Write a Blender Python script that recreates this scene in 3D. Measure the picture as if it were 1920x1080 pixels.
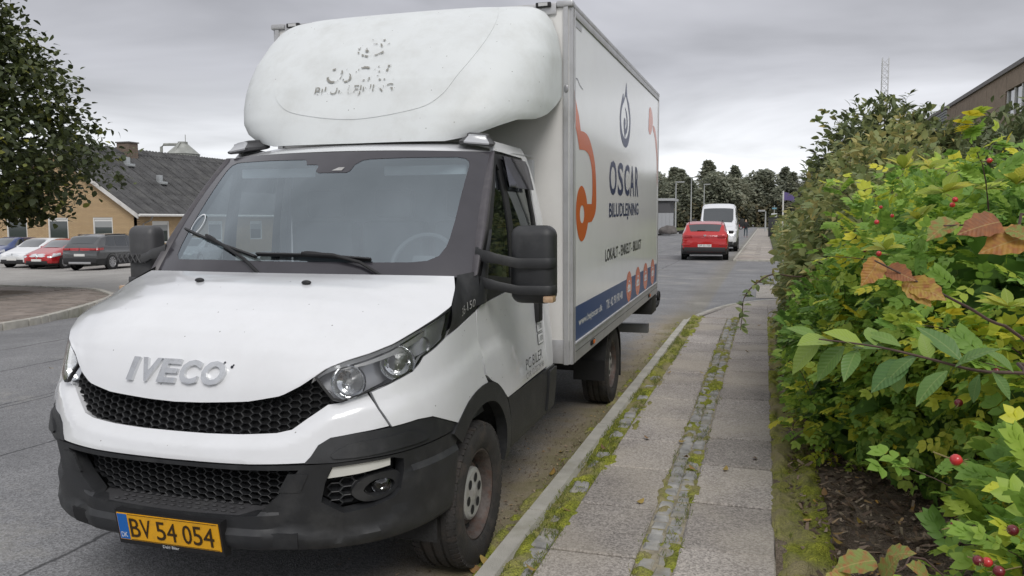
import bpy, bmesh, math, random
import numpy as np
from mathutils import Vector, Matrix
PI = math.pi
for o in list(bpy.data.objects):
    bpy.data.objects.remove(o)
scene = bpy.context.scene
col = scene.collection
R = random.Random(11)
NR = np.random.default_rng(5)

# ------------------------------------------------------------------ camera
cam_d = bpy.data.cameras.new('camera')
cam = bpy.data.objects.new('camera', cam_d)
col.objects.link(cam)
YAW, PITCH, ROLL, CAMH = .3012, .0832, -.0021, 1.702
fw = Vector((-math.sin(YAW)*math.cos(PITCH), math.cos(YAW)*math.cos(PITCH), -math.sin(PITCH)))
rt = Vector((math.cos(YAW), math.sin(YAW), 0))
upv = rt.cross(fw)
r2 = math.cos(ROLL)*rt+math.sin(ROLL)*upv
u2 = -math.sin(ROLL)*rt+math.cos(ROLL)*upv
mw = Matrix((r2, u2, -fw)).transposed().to_4x4()
mw.translation = (0, 0, CAMH)
cam.matrix_world = mw
cam_d.sensor_width = 36
cam_d.lens = 1521.5/1920*36
cam_d.clip_start = .05
cam_d.clip_end = 3000
scene.camera = cam

# ------------------------------------------------------------------ sky, sun, exposure
SUN_EL, SUN_AZ = math.radians(44), math.radians(150)
world = bpy.data.worlds.new('World')
scene.world = world
world.use_nodes = True
wn, wl = world.node_tree.nodes, world.node_tree.links
wn.clear()
wo = wn.new('ShaderNodeOutputWorld')
sky = wn.new('ShaderNodeTexSky')
sky.sky_type = 'NISHITA'
sky.sun_disc = False
sky.sun_elevation = SUN_EL
sky.sun_rotation = SUN_AZ
bg1 = wn.new('ShaderNodeBackground')
bg1.inputs[1].default_value = .08
wl.new(sky.outputs[0], bg1.inputs[0])
tc = wn.new('ShaderNodeTexCoord')
sx = wn.new('ShaderNodeSeparateXYZ')
wl.new(tc.outputs['Generated'], sx.inputs[0])
# cloud deck: direction projected on a flat layer, so clouds flatten towards the horizon
mz = wn.new('ShaderNodeMath'); mz.operation = 'ADD'; mz.inputs[1].default_value = .16
wl.new(sx.outputs[2], mz.inputs[0])
mzm = wn.new('ShaderNodeMath'); mzm.operation = 'MAXIMUM'; mzm.inputs[1].default_value = .05
wl.new(mz.outputs[0], mzm.inputs[0])
dx = wn.new('ShaderNodeMath'); dx.operation = 'DIVIDE'
dy = wn.new('ShaderNodeMath'); dy.operation = 'DIVIDE'
wl.new(sx.outputs[0], dx.inputs[0]); wl.new(mzm.outputs[0], dx.inputs[1])
wl.new(sx.outputs[1], dy.inputs[0]); wl.new(mzm.outputs[0], dy.inputs[1])
cb = wn.new('ShaderNodeCombineXYZ')
wl.new(dx.outputs[0], cb.inputs[0]); wl.new(dy.outputs[0], cb.inputs[1])
cn = wn.new('ShaderNodeTexNoise')
cn.inputs['Scale'].default_value = .85
cn.inputs['Detail'].default_value = 5
cn.inputs['Roughness'].default_value = .5
cn.inputs['Distortion'].default_value = .35
wl.new(cb.outputs[0], cn.inputs['Vector'])
# thickness of the overcast: thin and bright at the horizon and overhead
er = wn.new('ShaderNodeValToRGB')
el = er.color_ramp.elements
el[0].position = 0.0; el[0].color = (1.22, 1.24, 1.28, 1)
el[1].position = 1.0; el[1].color = (.95, .955, .99, 1)
for p, c in ((.05, (1.18, 1.20, 1.24)), (.10, (.95, .965, 1.01)), (.17, (.62, .625, .67)), (.28, (.56, .562, .605)), (.5, (.80, .805, .84))):
    e = el.new(p); e.color = (*c, 1)
wl.new(sx.outputs[2], er.inputs[0])
nr = wn.new('ShaderNodeMapRange')
nr.inputs[1].default_value = .30; nr.inputs[2].default_value = .70
nr.inputs[3].default_value = .64; nr.inputs[4].default_value = 1.34
wl.new(cn.outputs[0], nr.inputs[0])
cm = wn.new('ShaderNodeVectorMath'); cm.operation = 'SCALE'
wl.new(er.outputs[0], cm.inputs[0]); wl.new(nr.outputs[0], cm.inputs['Scale'])
bg2 = wn.new('ShaderNodeBackground')
bg2.inputs[1].default_value = .82
wl.new(cm.outputs[0], bg2.inputs[0])
mx = wn.new('ShaderNodeMixShader')
mx.inputs[0].default_value = .94
wl.new(bg1.outputs[0], mx.inputs[1]); wl.new(bg2.outputs[0], mx.inputs[2])
wl.new(mx.outputs[0], wo.inputs[0])
sun_d = bpy.data.lights.new('sun', 'SUN')
sun_d.energy = 1.5
sun_d.angle = math.radians(25)
sun_d.color = (1, .97, .93)
sun = bpy.data.objects.new('sun', sun_d)
col.objects.link(sun)
# sun_rotation is measured from +Y, clockwise seen from above
sv = Vector((math.sin(SUN_AZ)*math.cos(SUN_EL), math.cos(SUN_AZ)*math.cos(SUN_EL), math.sin(SUN_EL)))
sun.rotation_euler = sv.to_track_quat('Z', 'Y').to_euler()
vs = scene.view_settings
vs.view_transform = 'Standard'
vs.look = 'None'
vs.exposure = .2
vs.gamma = 1.0
vs.use_curve_mapping = False

# ------------------------------------------------------------------ material helpers
MATS = {}
def mat(name, color, rough=.5, metal=0., var=0., vscale=8., bump=0., bscale=60., coat=0., spec=.5, dirt=None, alpha=None, detail=4, world=False):
    """Principled material; var = brightness variation by noise, dirt = (colour, amount, scale) blotches."""
    if name in MATS:
        return MATS[name]
    m = bpy.data.materials.new(name)
    m.use_nodes = True
    n, l = m.node_tree.nodes, m.node_tree.links
    b = n['Principled BSDF']
    b.inputs['Base Color'].default_value = (*color, 1)
    b.inputs['Roughness'].default_value = rough
    b.inputs['Metallic'].default_value = metal
    b.inputs['Specular IOR Level'].default_value = spec
    b.inputs['Coat Weight'].default_value = coat
    b.inputs['Coat Roughness'].default_value = .06
    t = n.new('ShaderNodeTexCoord')
    co = n.new('ShaderNodeNewGeometry').outputs['Position'] if world else t.outputs['Object']
    last = None
    if var:
        x = n.new('ShaderNodeTexNoise')
        x.inputs['Scale'].default_value = vscale
        x.inputs['Detail'].default_value = detail
        l.new(co, x.inputs['Vector'])
        r = n.new('ShaderNodeMapRange')
        r.inputs[1].default_value = .28; r.inputs[2].default_value = .72
        r.inputs[3].default_value = 1-var; r.inputs[4].default_value = 1+var
        l.new(x.outputs[0], r.inputs[0])
        h = n.new('ShaderNodeVectorMath'); h.operation = 'SCALE'
        h.inputs[0].default_value = color
        l.new(r.outputs[0], h.inputs['Scale'])
        last = h.outputs[0]
        l.new(last, b.inputs['Base Color'])
    if dirt:
        dc, da, ds = dirt
        x = n.new('ShaderNodeTexNoise')
        x.inputs['Scale'].default_value = ds
        x.inputs['Detail'].default_value = 6
        x.inputs['Roughness'].default_value = .65
        l.new(co, x.inputs['Vector'])
        r = n.new('ShaderNodeMapRange')
        r.inputs[1].default_value = .5; r.inputs[2].default_value = .75
        r.inputs[3].default_value = 0; r.inputs[4].default_value = da
        l.new(x.outputs[0], r.inputs[0])
        q = n.new('ShaderNodeMix'); q.data_type = 'RGBA'
        q.inputs[6].default_value = (*color, 1)
        q.inputs[7].default_value = (*dc, 1)
        if last: l.new(last, q.inputs[6])
        l.new(r.outputs[0], q.inputs[0])
        l.new(q.outputs[2], b.inputs['Base Color'])
    if bump:
        x = n.new('ShaderNodeTexNoise')
        x.inputs['Scale'].default_value = bscale
        x.inputs['Detail'].default_value = 3
        l.new(co, x.inputs['Vector'])
        u = n.new('ShaderNodeBump')
        u.inputs['Strength'].default_value = bump
        u.inputs['Distance'].default_value = .01
        l.new(x.outputs[0], u.inputs['Height'])
        l.new(u.outputs[0], b.inputs['Normal'])
    MATS[name] = m
    return m

def glass_mat(name, tint, gloss, rough=.02, tcol=(.6, .66, .68)):
    if name in MATS: return MATS[name]
    m = bpy.data.materials.new(name)
    m.use_nodes = True
    n, l = m.node_tree.nodes, m.node_tree.links
    n.clear()
    o = n.new('ShaderNodeOutputMaterial')
    g = n.new('ShaderNodeBsdfGlossy')
    g.inputs['Color'].default_value = (*tint, 1)
    g.inputs['Roughness'].default_value = rough
    t = n.new('ShaderNodeBsdfTransparent')
    t.inputs[0].default_value = (*tcol, 1)
    f = n.new('ShaderNodeLayerWeight')
    f.inputs[0].default_value = .35
    a = n.new('ShaderNodeMapRange')
    a.inputs[3].default_value = gloss; a.inputs[4].default_value = min(1, gloss+.6)
    l.new(f.outputs['Fresnel'], a.inputs[0])
    x = n.new('ShaderNodeMixShader')
    l.new(a.outputs[0], x.inputs[0]); l.new(t.outputs[0], x.inputs[1]); l.new(g.outputs[0], x.inputs[2])
    l.new(x.outputs[0], o.inputs[0])
    MATS[name] = m
    return m

def leaf_mat(name, stops, trans=.3, rough=.5, spec=.35):
    """Leaf material: colour by the leaf's own 'rnd' value, some light through the blade."""
    if name in MATS: return MATS[name]
    m = bpy.data.materials.new(name)
    m.use_nodes = True
    n, l = m.node_tree.nodes, m.node_tree.links
    b = n['Principled BSDF']
    o = n['Material Output']
    a = n.new('ShaderNodeAttribute')
    a.attribute_name = 'rnd'
    r = n.new('ShaderNodeValToRGB')
    e = r.color_ramp.elements
    e[0].position, e[0].color = stops[0][0], (*stops[0][1], 1)
    e[1].position, e[1].color = stops[-1][0], (*stops[-1][1], 1)
    for p, c in stops[1:-1]:
        q = e.new(p); q.color = (*c, 1)
    l.new(a.outputs['Fac'], r.inputs[0])
    l.new(r.outputs[0], b.inputs['Base Color'])
    b.inputs['Roughness'].default_value = rough
    b.inputs['Specular IOR Level'].default_value = spec
    t = n.new('ShaderNodeBsdfTranslucent')
    l.new(r.outputs[0], t.inputs[0])
    x = n.new('ShaderNodeMixShader')
    x.inputs[0].default_value = trans
    l.new(b.outputs[0], x.inputs[1]); l.new(t.outputs[0], x.inputs[2])
    l.new(x.outputs[0], o.inputs[0])
    MATS[name] = m
    return m

# ------------------------------------------------------------------ object helpers
def tag(o, label=None, cat=None, group=None, kind=None):
    if label: o['label'] = label
    if cat: o['category'] = cat
    if group: o['group'] = group
    if kind: o['kind'] = kind
    return o
def link(name, me, m=None, parent=None):
    o = bpy.data.objects.new(name, me)
    col.objects.link(o)
    if m is not None and len(me.materials) == 0: me.materials.append(m)
    if parent is not None: o.parent = parent
    return o
def empty(name, loc=(0, 0, 0), rz=0.):
    o = bpy.data.objects.new(name, None)
    o.empty_display_size = .2
    col.objects.link(o)
    o.location = loc
    o.rotation_euler = (0, 0, rz)
    return o
def fin(bm, name, m, parent=None, smooth=35):
    me = bpy.data.meshes.new(name)
    bmesh.ops.recalc_face_normals(bm, faces=bm.faces[:])
    bm.to_mesh(me); bm.free()
    if smooth:
        me.polygons.foreach_set('use_smooth', [True]*len(me.polygons))
        me.set_sharp_from_angle(angle=math.radians(smooth))
    return link(name, me, m, parent)
def copy_tree(o, parent=None):
    c = o.copy(); col.objects.link(c); c.parent = parent
    for ch in [x for x in bpy.data.objects if x.parent == o]:
        copy_tree(ch, c)
    return c
def box(bm, x0, x1, y0, y1, z0, z1, bev=0.):
    r = bmesh.ops.create_cube(bm, size=1)
    vs_ = r['verts']
    for v in vs_:
        v.co = Vector((x0+(v.co.x+.5)*(x1-x0), y0+(v.co.y+.5)*(y1-y0), z0+(v.co.z+.5)*(z1-z0)))
    if bev:
        es = list({e for v in vs_ for e in v.link_edges})
        bmesh.ops.bevel(bm, geom=es, offset=bev, segments=2, affect='EDGES', profile=.6)
    return bm
def boxo(name, x0, x1, y0, y1, z0, z1, m, parent=None, bev=0.):
    bm = bmesh.new(); box(bm, x0, x1, y0, y1, z0, z1, bev)
    return fin(bm, name, m, parent)
def tube(bm, pts, rad, seg=8, cap=True):
    """rad: number or list; tapered tube through the points."""
    pts = [Vector(p) for p in pts]
    if not hasattr(rad, '__len__'): rad = [rad]*len(pts)
    rings = []
    for i, p in enumerate(pts):
        d = (pts[min(i+1, len(pts)-1)]-pts[max(i-1, 0)])
        if d.length < 1e-9: d = Vector((0, 0, 1))
        d.normalize()
        a = d.cross(Vector((0, 0, 1)) if abs(d.z) < .9 else Vector((1, 0, 0))).normalized()
        b = d.cross(a)
        rings.append([bm.verts.new(p+(a*math.cos(2*PI*k/seg)+b*math.sin(2*PI*k/seg))*rad[i]) for k in range(seg)])
    for q, s in zip(rings[:-1], rings[1:]):
        for k in range(seg):
            bm.faces.new((q[k], q[(k+1) % seg], s[(k+1) % seg], s[k]))
    if cap:
        bm.faces.new(rings[0][::-1]); bm.faces.new(rings[-1])
    return bm
def lathe(bm, prof, seg=40, axis='x', origin=(0, 0, 0)):
    """prof: list of (a, r): a along axis, r radius."""
    rings = []
    for a, r in prof:
        ring = []
        for k in range(seg):
            c, s = math.cos(2*PI*k/seg)*r, math.sin(2*PI*k/seg)*r
            p = {'x': (a, c, s), 'y': (c, a, s), 'z': (c, s, a)}[axis]
            ring.append(bm.verts.new(Vector(p)+Vector(origin)))
        rings.append(ring)
    for q, s in zip(rings[:-1], rings[1:]):
        for k in range(seg):
            bm.faces.new((q[k], q[(k+1) % seg], s[(k+1) % seg], s[k]))
    return bm
def gridmesh(bm, fn, us, vs_):
    g = [[bm.verts.new(fn(u, v)) for v in vs_] for u in us]
    for i in range(len(us)-1):
        for j in range(len(vs_)-1):
            try: bm.faces.new((g[i][j], g[i+1][j], g[i+1][j+1], g[i][j+1]))
            except ValueError: pass
    return g
def catmull(pts, k=4, closed=False):
    P = [np.array(p, float) for p in pts]
    n = len(P); out = []
    for i in range(n if closed else n-1):
        if closed: a, b, c, d = P[i-1], P[i], P[(i+1) % n], P[(i+2) % n]
        else: a, b, c, d = P[max(i-1, 0)], P[i], P[i+1], P[min(i+2, n-1)]
        for j in range(k):
            t = j/k
            out.append(tuple(.5*((2*b)+(-a+c)*t+(2*a-5*b+4*c-d)*t*t+(-a+3*b-3*c+d)*t**3)))
    if not closed: out.append(tuple(P[-1]))
    return out
def surf(name, outer, fn, m, parent, du, dv, thick=.02, holes=(), depth=0., smooth=40, flip=1):
    """Panel cut to an outline on a curved surface fn(u, v, depth), with a turned-back rim."""
    bm = bmesh.new()
    for loop in (outer, *holes):
        vs_ = [bm.verts.new((p[0], p[1], 0)) for p in loop]
        for i in range(len(vs_)):
            bm.edges.new((vs_[i], vs_[(i+1) % len(vs_)]))
    bmesh.ops.triangle_fill(bm, use_beauty=True, use_dissolve=False, edges=bm.edges[:])
    for ax, st in ((0, du), (1, dv)):
        if not st: continue
        lo = min(p[ax] for p in outer); hi = max(p[ax] for p in outer)
        k = math.floor(lo/st)+1
        while k*st < hi-1e-6:
            co = [0, 0, 0]; no = [0, 0, 0]; co[ax] = k*st; no[ax] = 1
            bmesh.ops.bisect_plane(bm, geom=bm.verts[:]+bm.edges[:]+bm.faces[:], dist=1e-6, plane_co=co, plane_no=no)
            k += 1
    dep = depth if callable(depth) else (lambda u, v: depth)
    uv = {v: (v.co.x, v.co.y) for v in bm.verts}
    be = [e for e in bm.edges if len(e.link_faces) == 1]
    back = {}
    if thick:
        for e in be:
            for v in e.verts:
                if v not in back:
                    u_, v_ = uv[v]
                    back[v] = bm.verts.new(fn(u_*flip, v_, dep(u_, v_)-thick))
    for v, (u_, v_) in uv.items():
        v.co = fn(u_*flip, v_, dep(u_, v_))
    if thick:
        for e in be:
            a, b = e.verts
            bm.faces.new((a, b, back[b], back[a]))
    return fin(bm, name, m, parent, smooth)
def pip(p, poly):
    x, y = p; c = False
    for i in range(len(poly)):
        x1, y1 = poly[i]; x2, y2 = poly[i-1]
        if (y1 > y) != (y2 > y) and x < (x2-x1)*(y-y1)/(y2-y1)+x1: c = not c
    return c
def text_mesh(s, ext=0., bold=0.):
    cu = bpy.data.curves.new('txt', 'FONT')
    cu.body = s
    cu.extrude = ext
    cu.offset = bold
    cu.resolution_u = 3
    o = bpy.data.objects.new('txt', cu)
    col.objects.link(o)
    dg = bpy.context.evaluated_depsgraph_get()
    me = bpy.data.meshes.new_from_object(o.evaluated_get(dg))
    bpy.data.objects.remove(o); bpy.data.curves.remove(cu)
    return me
def text(name, s, fn, m, parent, ext=0., smooth=0, bold=0.):
    """Lettering scaled to the unit square, then laid on fn(u, v, depth); ext makes it solid."""
    me = text_mesh(s, .05 if ext else 0., bold)
    bm = bmesh.new(); bm.from_mesh(me); bpy.data.meshes.remove(me)
    xs = [v.co.x for v in bm.verts]; ys = [v.co.y for v in bm.verts]
    x0, x1, y0, y1 = min(xs), max(xs), min(ys), max(ys)
    bmesh.ops.triangulate(bm, faces=bm.faces[:])
    # one object per word: break where the gap between glyphs is as wide as a space
    seen, comps = set(), []
    for v in bm.verts:
        if v in seen: continue
        st_, c = [v], []
        seen.add(v)
        while st_:
            w = st_.pop(); c.append(w)
            for e in w.link_edges:
                o_ = e.other_vert(w)
                if o_ not in seen: seen.add(o_); st_.append(o_)
        comps.append((min(q.co.x for q in c), max(q.co.x for q in c), c))
    comps.sort(key=lambda c: c[0])
    words, hi = [], None
    for a, b, c in comps:
        if hi is None or a-hi > .16*(y1-y0)+.05: words.append([])
        words[-1] += c; hi = b if hi is None else max(hi, b)
    out = None
    for w in words:
        ws_ = set(w); b2 = bmesh.new(); mp = {}
        for v in w:
            mp[v] = b2.verts.new(fn((v.co.x-x0)/(x1-x0), (v.co.y-y0)/(y1-y0), v.co.z/.05*ext))
        for f in bm.faces:
            if f.verts[0] in ws_: b2.faces.new([mp[v] for v in f.verts])
        out = fin(b2, name, m, parent, smooth)
    bm.free()
    return out
def npmesh(name, V, F, m, parent=None, rnd=None, smooth=False):
    """V (n,3), F (k,3) arrays -> one mesh object; rnd per-vertex value."""
    me = bpy.data.meshes.new(name)
    V = np.ascontiguousarray(V, np.float32); F = np.ascontiguousarray(F, np.int32)
    me.vertices.add(len(V)); me.vertices.foreach_set('co', V.ravel())
    me.loops.add(F.size); me.loops.foreach_set('vertex_index', F.ravel())
    me.polygons.add(len(F)); me.polygons.foreach_set('loop_start', np.arange(0, F.size, 3, dtype=np.int32))
    if rnd is not None:
        at = me.attributes.new('rnd', 'FLOAT', 'POINT')
        at.data.foreach_set('value', np.ascontiguousarray(rnd, np.float32))
    me.update(calc_edges=True)
    if smooth: me.polygons.foreach_set('use_smooth', [True]*len(me.polygons))
    me.validate()
    return link(name, me, m, parent)
# ================================================================== BOX TRUCK
# truck frame: x to the driver's side (kerb), y rearwards from the front axle, z up
#GEO<
ZT = [.2, .45, .60, .775, .90, 1.05, 1.2, 1.44, 1.7]
YC = [-.90, -1.0, -1.01, -1.02, -.985, -.94, -.88, -.75, -.6]
WT = [.90, .97, .985, .99, .985, .97, .96, .95, .93]
YE, NE = -.10, 3.0
def shell0(u, z):
    yc = float(np.interp(z, ZT, YC)); w = float(np.interp(z, ZT, WT)); s = 1 if u >= 0 else -1; u = abs(u)
    if u > 1: return np.array([s*w, YE+(u-1), z])
    a = u*PI/2; r = (math.sin(a)**NE+max(math.cos(a), 0)**NE)**(-1/NE)
    return np.array([s*w*r*math.sin(a), YE-(YE-yc)*r*math.cos(a), z])
def normal_of(f, u, v, e=1e-3):
    n = np.cross(f(u+e, v)-f(u-e, v), f(u, v+e)-f(u, v-e))
    return n/(np.linalg.norm(n)+1e-12)
def shell(u, z, d=0.):
    p = shell0(u, z)
    if d: p = p+normal_of(shell0, u, z)*d
    return Vector(p)
SZ = [.2, .45, .6, .775, .9, 1.05, 1.2, 1.3, 1.44, 1.66, 1.9, 2.07, 2.15]
SX = [.90, .97, .985, .99, .985, .97, .96, .96, .95, .935, .89, .848, .81]
def sidefn(s):
    return lambda y, z, d=0.: Vector((s*(float(np.interp(z, SZ, SX))+d), y, z))
def screen0(u, v):
    x = u*(.925*(1-v)+.838*v); yc = -.17+.585*v; ye = .06+.575*v
    z = 1.437*(1-v)+2.08*v-.012*u*u
    b = .03*4*v*(1-v)
    return np.array([x, yc+(ye-yc)*abs(u)**2.2-b*.7, z+b*.7])
def screen(u, v, d=0.):
    p = screen0(u, v)
    if d: p = p+normal_of(screen0, u, v)*d
    return Vector(p)
DZ = [2.10, 2.16, 2.22, 2.3, 2.4, 2.5, 2.7, 2.85, 2.95, 3.01, 3.04]
DY = [.60, .61, .625, .65, .70, .75, .90, 1.05, 1.17, 1.28, 1.42]
DW = [.74, .86, .945, 1.0, 1.025, 1.03, 1.03, 1.005, .965, .915, .84]
def defl_bottom(u):
    return float(np.interp(abs(u), [0, .40, .47, .54, .60, .70, .8, 1.0], [2.135, 2.137, 2.165, 2.235, 2.27, 2.285, 2.33, 2.47]))
def defl0(u, v):
    zb = defl_bottom(u); z = zb+(3.04-zb)*v
    yc = float(np.interp(z, DZ, DY)); w = float(np.interp(z, DZ, DW)); s = 1 if u >= 0 else -1; a = abs(u)*PI/2
    n = 3.8-1.1*min(max((z-2.6)/.4, 0), 1); r = (math.sin(a)**n+max(math.cos(a), 0)**n)**(-1/n)
    return np.array([s*w*r*math.sin(a), 1.535-(1.535-yc)*r*math.cos(a), z])
def defl(u, v, d=0.):
    p = defl0(u, v)
    if d: p = p+normal_of(defl0, u, v)*d
    return Vector(p)
# bonnet: Coons patch of lip, headlight edges and rear edge, with the measured centre profile
LIPU = [0, .085, .216, .299, .345, .374]
LIPZ = [.985, .989, 1.002, 1.026, 1.064, 1.096]
def lip(s): # s -1..1
    u = abs(s)*.374
    return shell0(math.copysign(u, s) if s else 0., float(np.interp(u, LIPU, LIPZ)))
HSIDE = np.array([[.587, -.854, 1.098], [.629, -.825, 1.131], [.693, -.783, 1.157], [.767, -.722, 1.179], [.836, -.641, 1.208],
                  [.894, -.53, 1.252], [.93, -.40, 1.288], [.948, -.271, 1.322], [.918, -.14, 1.39], [.876, -.042, 1.437]])
HT = np.concatenate([[0], np.cumsum(np.linalg.norm(np.diff(HSIDE, axis=0), axis=1))]); HT /= HT[-1]
def hside(t, s):
    p = np.array([np.interp(t, HT, HSIDE[:, k]) for k in range(3)])
    return p*np.array([s, 1, 1])
def hrear(s): return np.array([.876*s, -.20+.158*abs(s)**2.5, 1.45-.013*abs(s)**3])
CPR = np.array([[-.958, .985], [-.95, 1.02], [-.933, 1.065], [-.905, 1.12], [-.862, 1.19], [-.80, 1.255], [-.70, 1.322], [-.58, 1.374], [-.42, 1.419], [-.30, 1.440], [-.20, 1.45]])
CT = np.concatenate([[0], np.cumsum(np.linalg.norm(np.diff(CPR, axis=0), axis=1))]); CT /= CT[-1]
def coons(s, t):
    a, b = (1-s)/2, (1+s)/2
    A0, A1, B0, B1 = lip(-1), lip(1), hrear(-1), hrear(1)
    return ((1-t)*lip(s)+t*hrear(s)+a*hside(t, -1)+b*hside(t, 1)
            - ((1-t)*(a*A0+b*A1)+t*(a*B0+b*B1)))
def hood0(s, t):
    t = min(max(t, 0), 1)
    c = coons(0, t)
    d = np.array([0, np.interp(t, CT, CPR[:, 0])-c[1], np.interp(t, CT, CPR[:, 1])-c[2]])
    return coons(s, t)+d*(1-abs(s)**3.0)
def hood(s, t, d=0.):
    p = hood0(s, t)
    if d: p = p+normal_of(hood0, s, t)*d
    return Vector(p)
#GEO>

truck = empty('box_truck')
truck.location = (-2.292, 3.688, 0)
truck.rotation_euler = (.019, 0, .004)
tag(truck, 'white box truck with roof deflector and orange key graphic parked at the kerb', 'truck')

SPECK = ((.30, .29, .27), .5, 30.)
def paint(name, c, rough, specks=True, grime=.12):
    """White vehicle paint: faint grime and sparse dark stone chips."""
    m = mat(name, c, rough, var=.03, vscale=3., coat=.8)
    n, l = m.node_tree.nodes, m.node_tree.links
    b = n['Principled BSDF']
    src = b.inputs['Base Color'].links[0].from_socket
    t = n.new('ShaderNodeTexCoord')
    g = n.new('ShaderNodeTexNoise'); g.inputs['Scale'].default_value = 5; g.inputs['Detail'].default_value = 8; g.inputs['Roughness'].default_value = .7
    l.new(t.outputs['Object'], g.inputs['Vector'])
    gr = n.new('ShaderNodeMapRange'); gr.inputs[1].default_value = .45; gr.inputs[2].default_value = .8; gr.inputs[3].default_value = 0; gr.inputs[4].default_value = grime
    l.new(g.outputs[0], gr.inputs[0])
    q = n.new('ShaderNodeMix'); q.data_type = 'RGBA'; q.inputs[7].default_value = (.33, .32, .28, 1)
    l.new(src, q.inputs[6]); l.new(gr.outputs[0], q.inputs[0])
    out = q.outputs[2]
    if specks:
        v = n.new('ShaderNodeTexVoronoi'); v.inputs['Scale'].default_value = 26.
        l.new(t.outputs['Object'], v.inputs['Vector'])
        a = n.new('ShaderNodeMath'); a.operation = 'LESS_THAN'; a.inputs[1].default_value = .085
        l.new(v.outputs['Distance'], a.inputs[0])
        sc = n.new('ShaderNodeSeparateColor'); l.new(v.outputs['Color'], sc.inputs[0])
        b2 = n.new('ShaderNodeMath'); b2.operation = 'GREATER_THAN'; b2.inputs[1].default_value = .80
        l.new(sc.outputs[0], b2.inputs[0])
        k = n.new('ShaderNodeMath'); k.operation = 'MULTIPLY'
        l.new(a.outputs[0], k.inputs[0]); l.new(b2.outputs[0], k.inputs[1])
        k2 = n.new('ShaderNodeMath'); k2.operation = 'MULTIPLY'; k2.inputs[1].default_value = .75
        l.new(k.outputs[0], k2.inputs[0])
        q2 = n.new('ShaderNodeMix'); q2.data_type = 'RGBA'; q2.inputs[7].default_value = (.09, .075, .06, 1)
        l.new(out, q2.inputs[6]); l.new(k2.outputs[0], q2.inputs[0])
        out = q2.outputs[2]
    l.new(out, b.inputs['Base Color'])
    return m
WHITE = paint('white_paint', (.685, .695, .715), .24)
FIBRE = paint('white_fibreglass', (.64, .665, .67), .55, True, .3)
FIBRE.node_tree.nodes['Principled BSDF'].inputs['Coat Weight'].default_value = 0.05
PANEL = mat('box_panel', (.78, .785, .79), .12, var=.02, vscale=2., bump=.02, bscale=2.2, coat=.15, spec=.4, dirt=((.45, .44, .4), .10, 3.))
PANELF = mat('box_front_panel', (.74, .73, .71), .3, var=.03, dirt=((.42, .40, .36), .25, 4.))
ALU = mat('aluminium', (.52, .52, .53), .36, metal=.55, var=.08, vscale=6, dirt=((.30, .29, .27), .4, 7.))
PLAST = mat('black_plastic', (.019, .020, .022), .50, var=.25, vscale=9, bump=.12, bscale=420, dirt=((.060, .060, .060), .6, 6.))
PLASTL = mat('dark_grey_plastic', (.055, .055, .058), .48, var=.2, vscale=7, bump=.1, bscale=300, dirt=((.10, .10, .10), .5, 8.))
FRIT = mat('black_glass_border', (.045, .043, .050), .14, var=.1)
PILLAR = mat('pillar_plastic', (.060, .055, .062), .42, var=.15, vscale=20, dirt=((.13, .125, .12), .4, 25.))
BLACK = mat('black_rubber', (.010, .010, .011), .6)
DARK = mat('dark_cavity', (.006, .006, .007), .8)
RUBBER = mat('tyre_rubber', (.028, .026, .025), .78, var=.3, vscale=14, bump=.3, bscale=120, dirt=((.10, .075, .06), .55, 9.))
RUST = mat('rusty_steel', (.085, .070, .064), .62, metal=.25, var=.3, vscale=18, bump=.35, bscale=70, dirt=((.10, .045, .028), .95, 14.))
CHROME = mat('chrome', (.78, .79, .80), .12, metal=1., dirt=((.35, .34, .33), .5, 30.))
SILVER = mat('silver_plastic', (.46, .46, .45), .36, metal=.4, dirt=((.22, .19, .17), .6, 16.))
WSGLASS = glass_mat('windscreen_glass', (.80, .90, .96), .21, .015, (.70, .78, .82))
SGLASS = glass_mat('side_glass', (.85, .9, .88), .12, .01, (.42, .46, .46))
LENS = glass_mat('lamp_lens', (.9, .9, .9), .05, .08, (.86, .87, .88))
ORANGE = mat('orange_film', (.62, .115, .018), .22, coat=.12)
NAVY = mat('navy_film', (.008, .022, .100), .28, coat=.05, spec=.3)
BLUE = mat('blue_film', (.010, .050, .165), .28, coat=.05, spec=.3)
PRINTW = mat('white_film', (.72, .74, .76), .2, coat=.3)
PRINTK = mat('dark_print', (.018, .020, .028), .3)
AMBER = mat('amber_lens', (.55, .13, .02), .18, coat=.5)

def sym(pts):
    """Mirror a half outline (u >= 0, first and last on the centre line) into a closed one."""
    return [tuple(p) for p in pts]+[(-p[0], p[1]) for p in pts[::-1] if abs(p[0]) > 1e-6]

# ---- inner structure so nothing shows through the gaps
surf('inner_structure', sym([(0, .45), (.72, .45), (.74, 1.0), (.60, 1.05), (.38, 1.05), (0, .96)]), shell, DARK, truck, .06, .2, 0, depth=-.16)

# ---- bonnet
bm = bmesh.new()
us = [math.sin(x*PI/2)*.4+x*.6 for x in np.linspace(-1, 1, 49)]
ts = np.linspace(0, 1, 40)
g = gridmesh(bm, lambda s, t: hood(s, t), us, ts)
rim = [g[i][0] for i in range(len(us))]
back = [bm.verts.new(v.co+Vector((0, .035, .012))) for v in rim]
for i in range(len(rim)-1): bm.faces.new((rim[i], rim[i+1], back[i+1], back[i]))
for k in (0, -1):
    e = g[k]; bk = [bm.verts.new(v.co+Vector((-.02 if k else .02, .01, -.03))) for v in e]
    for j in range(len(e)-1): bm.faces.new((e[j], e[j+1], bk[j+1], bk[j]))
e = [g[i][-1] for i in range(len(us))]; bk = [bm.verts.new(v.co+Vector((0, .004, -.03))) for v in e]
for j in range(len(e)-1): bm.faces.new((e[j], e[j+1], bk[j+1], bk[j]))
bonnet = fin(bm, 'bonnet', WHITE, truck, 50)
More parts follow.
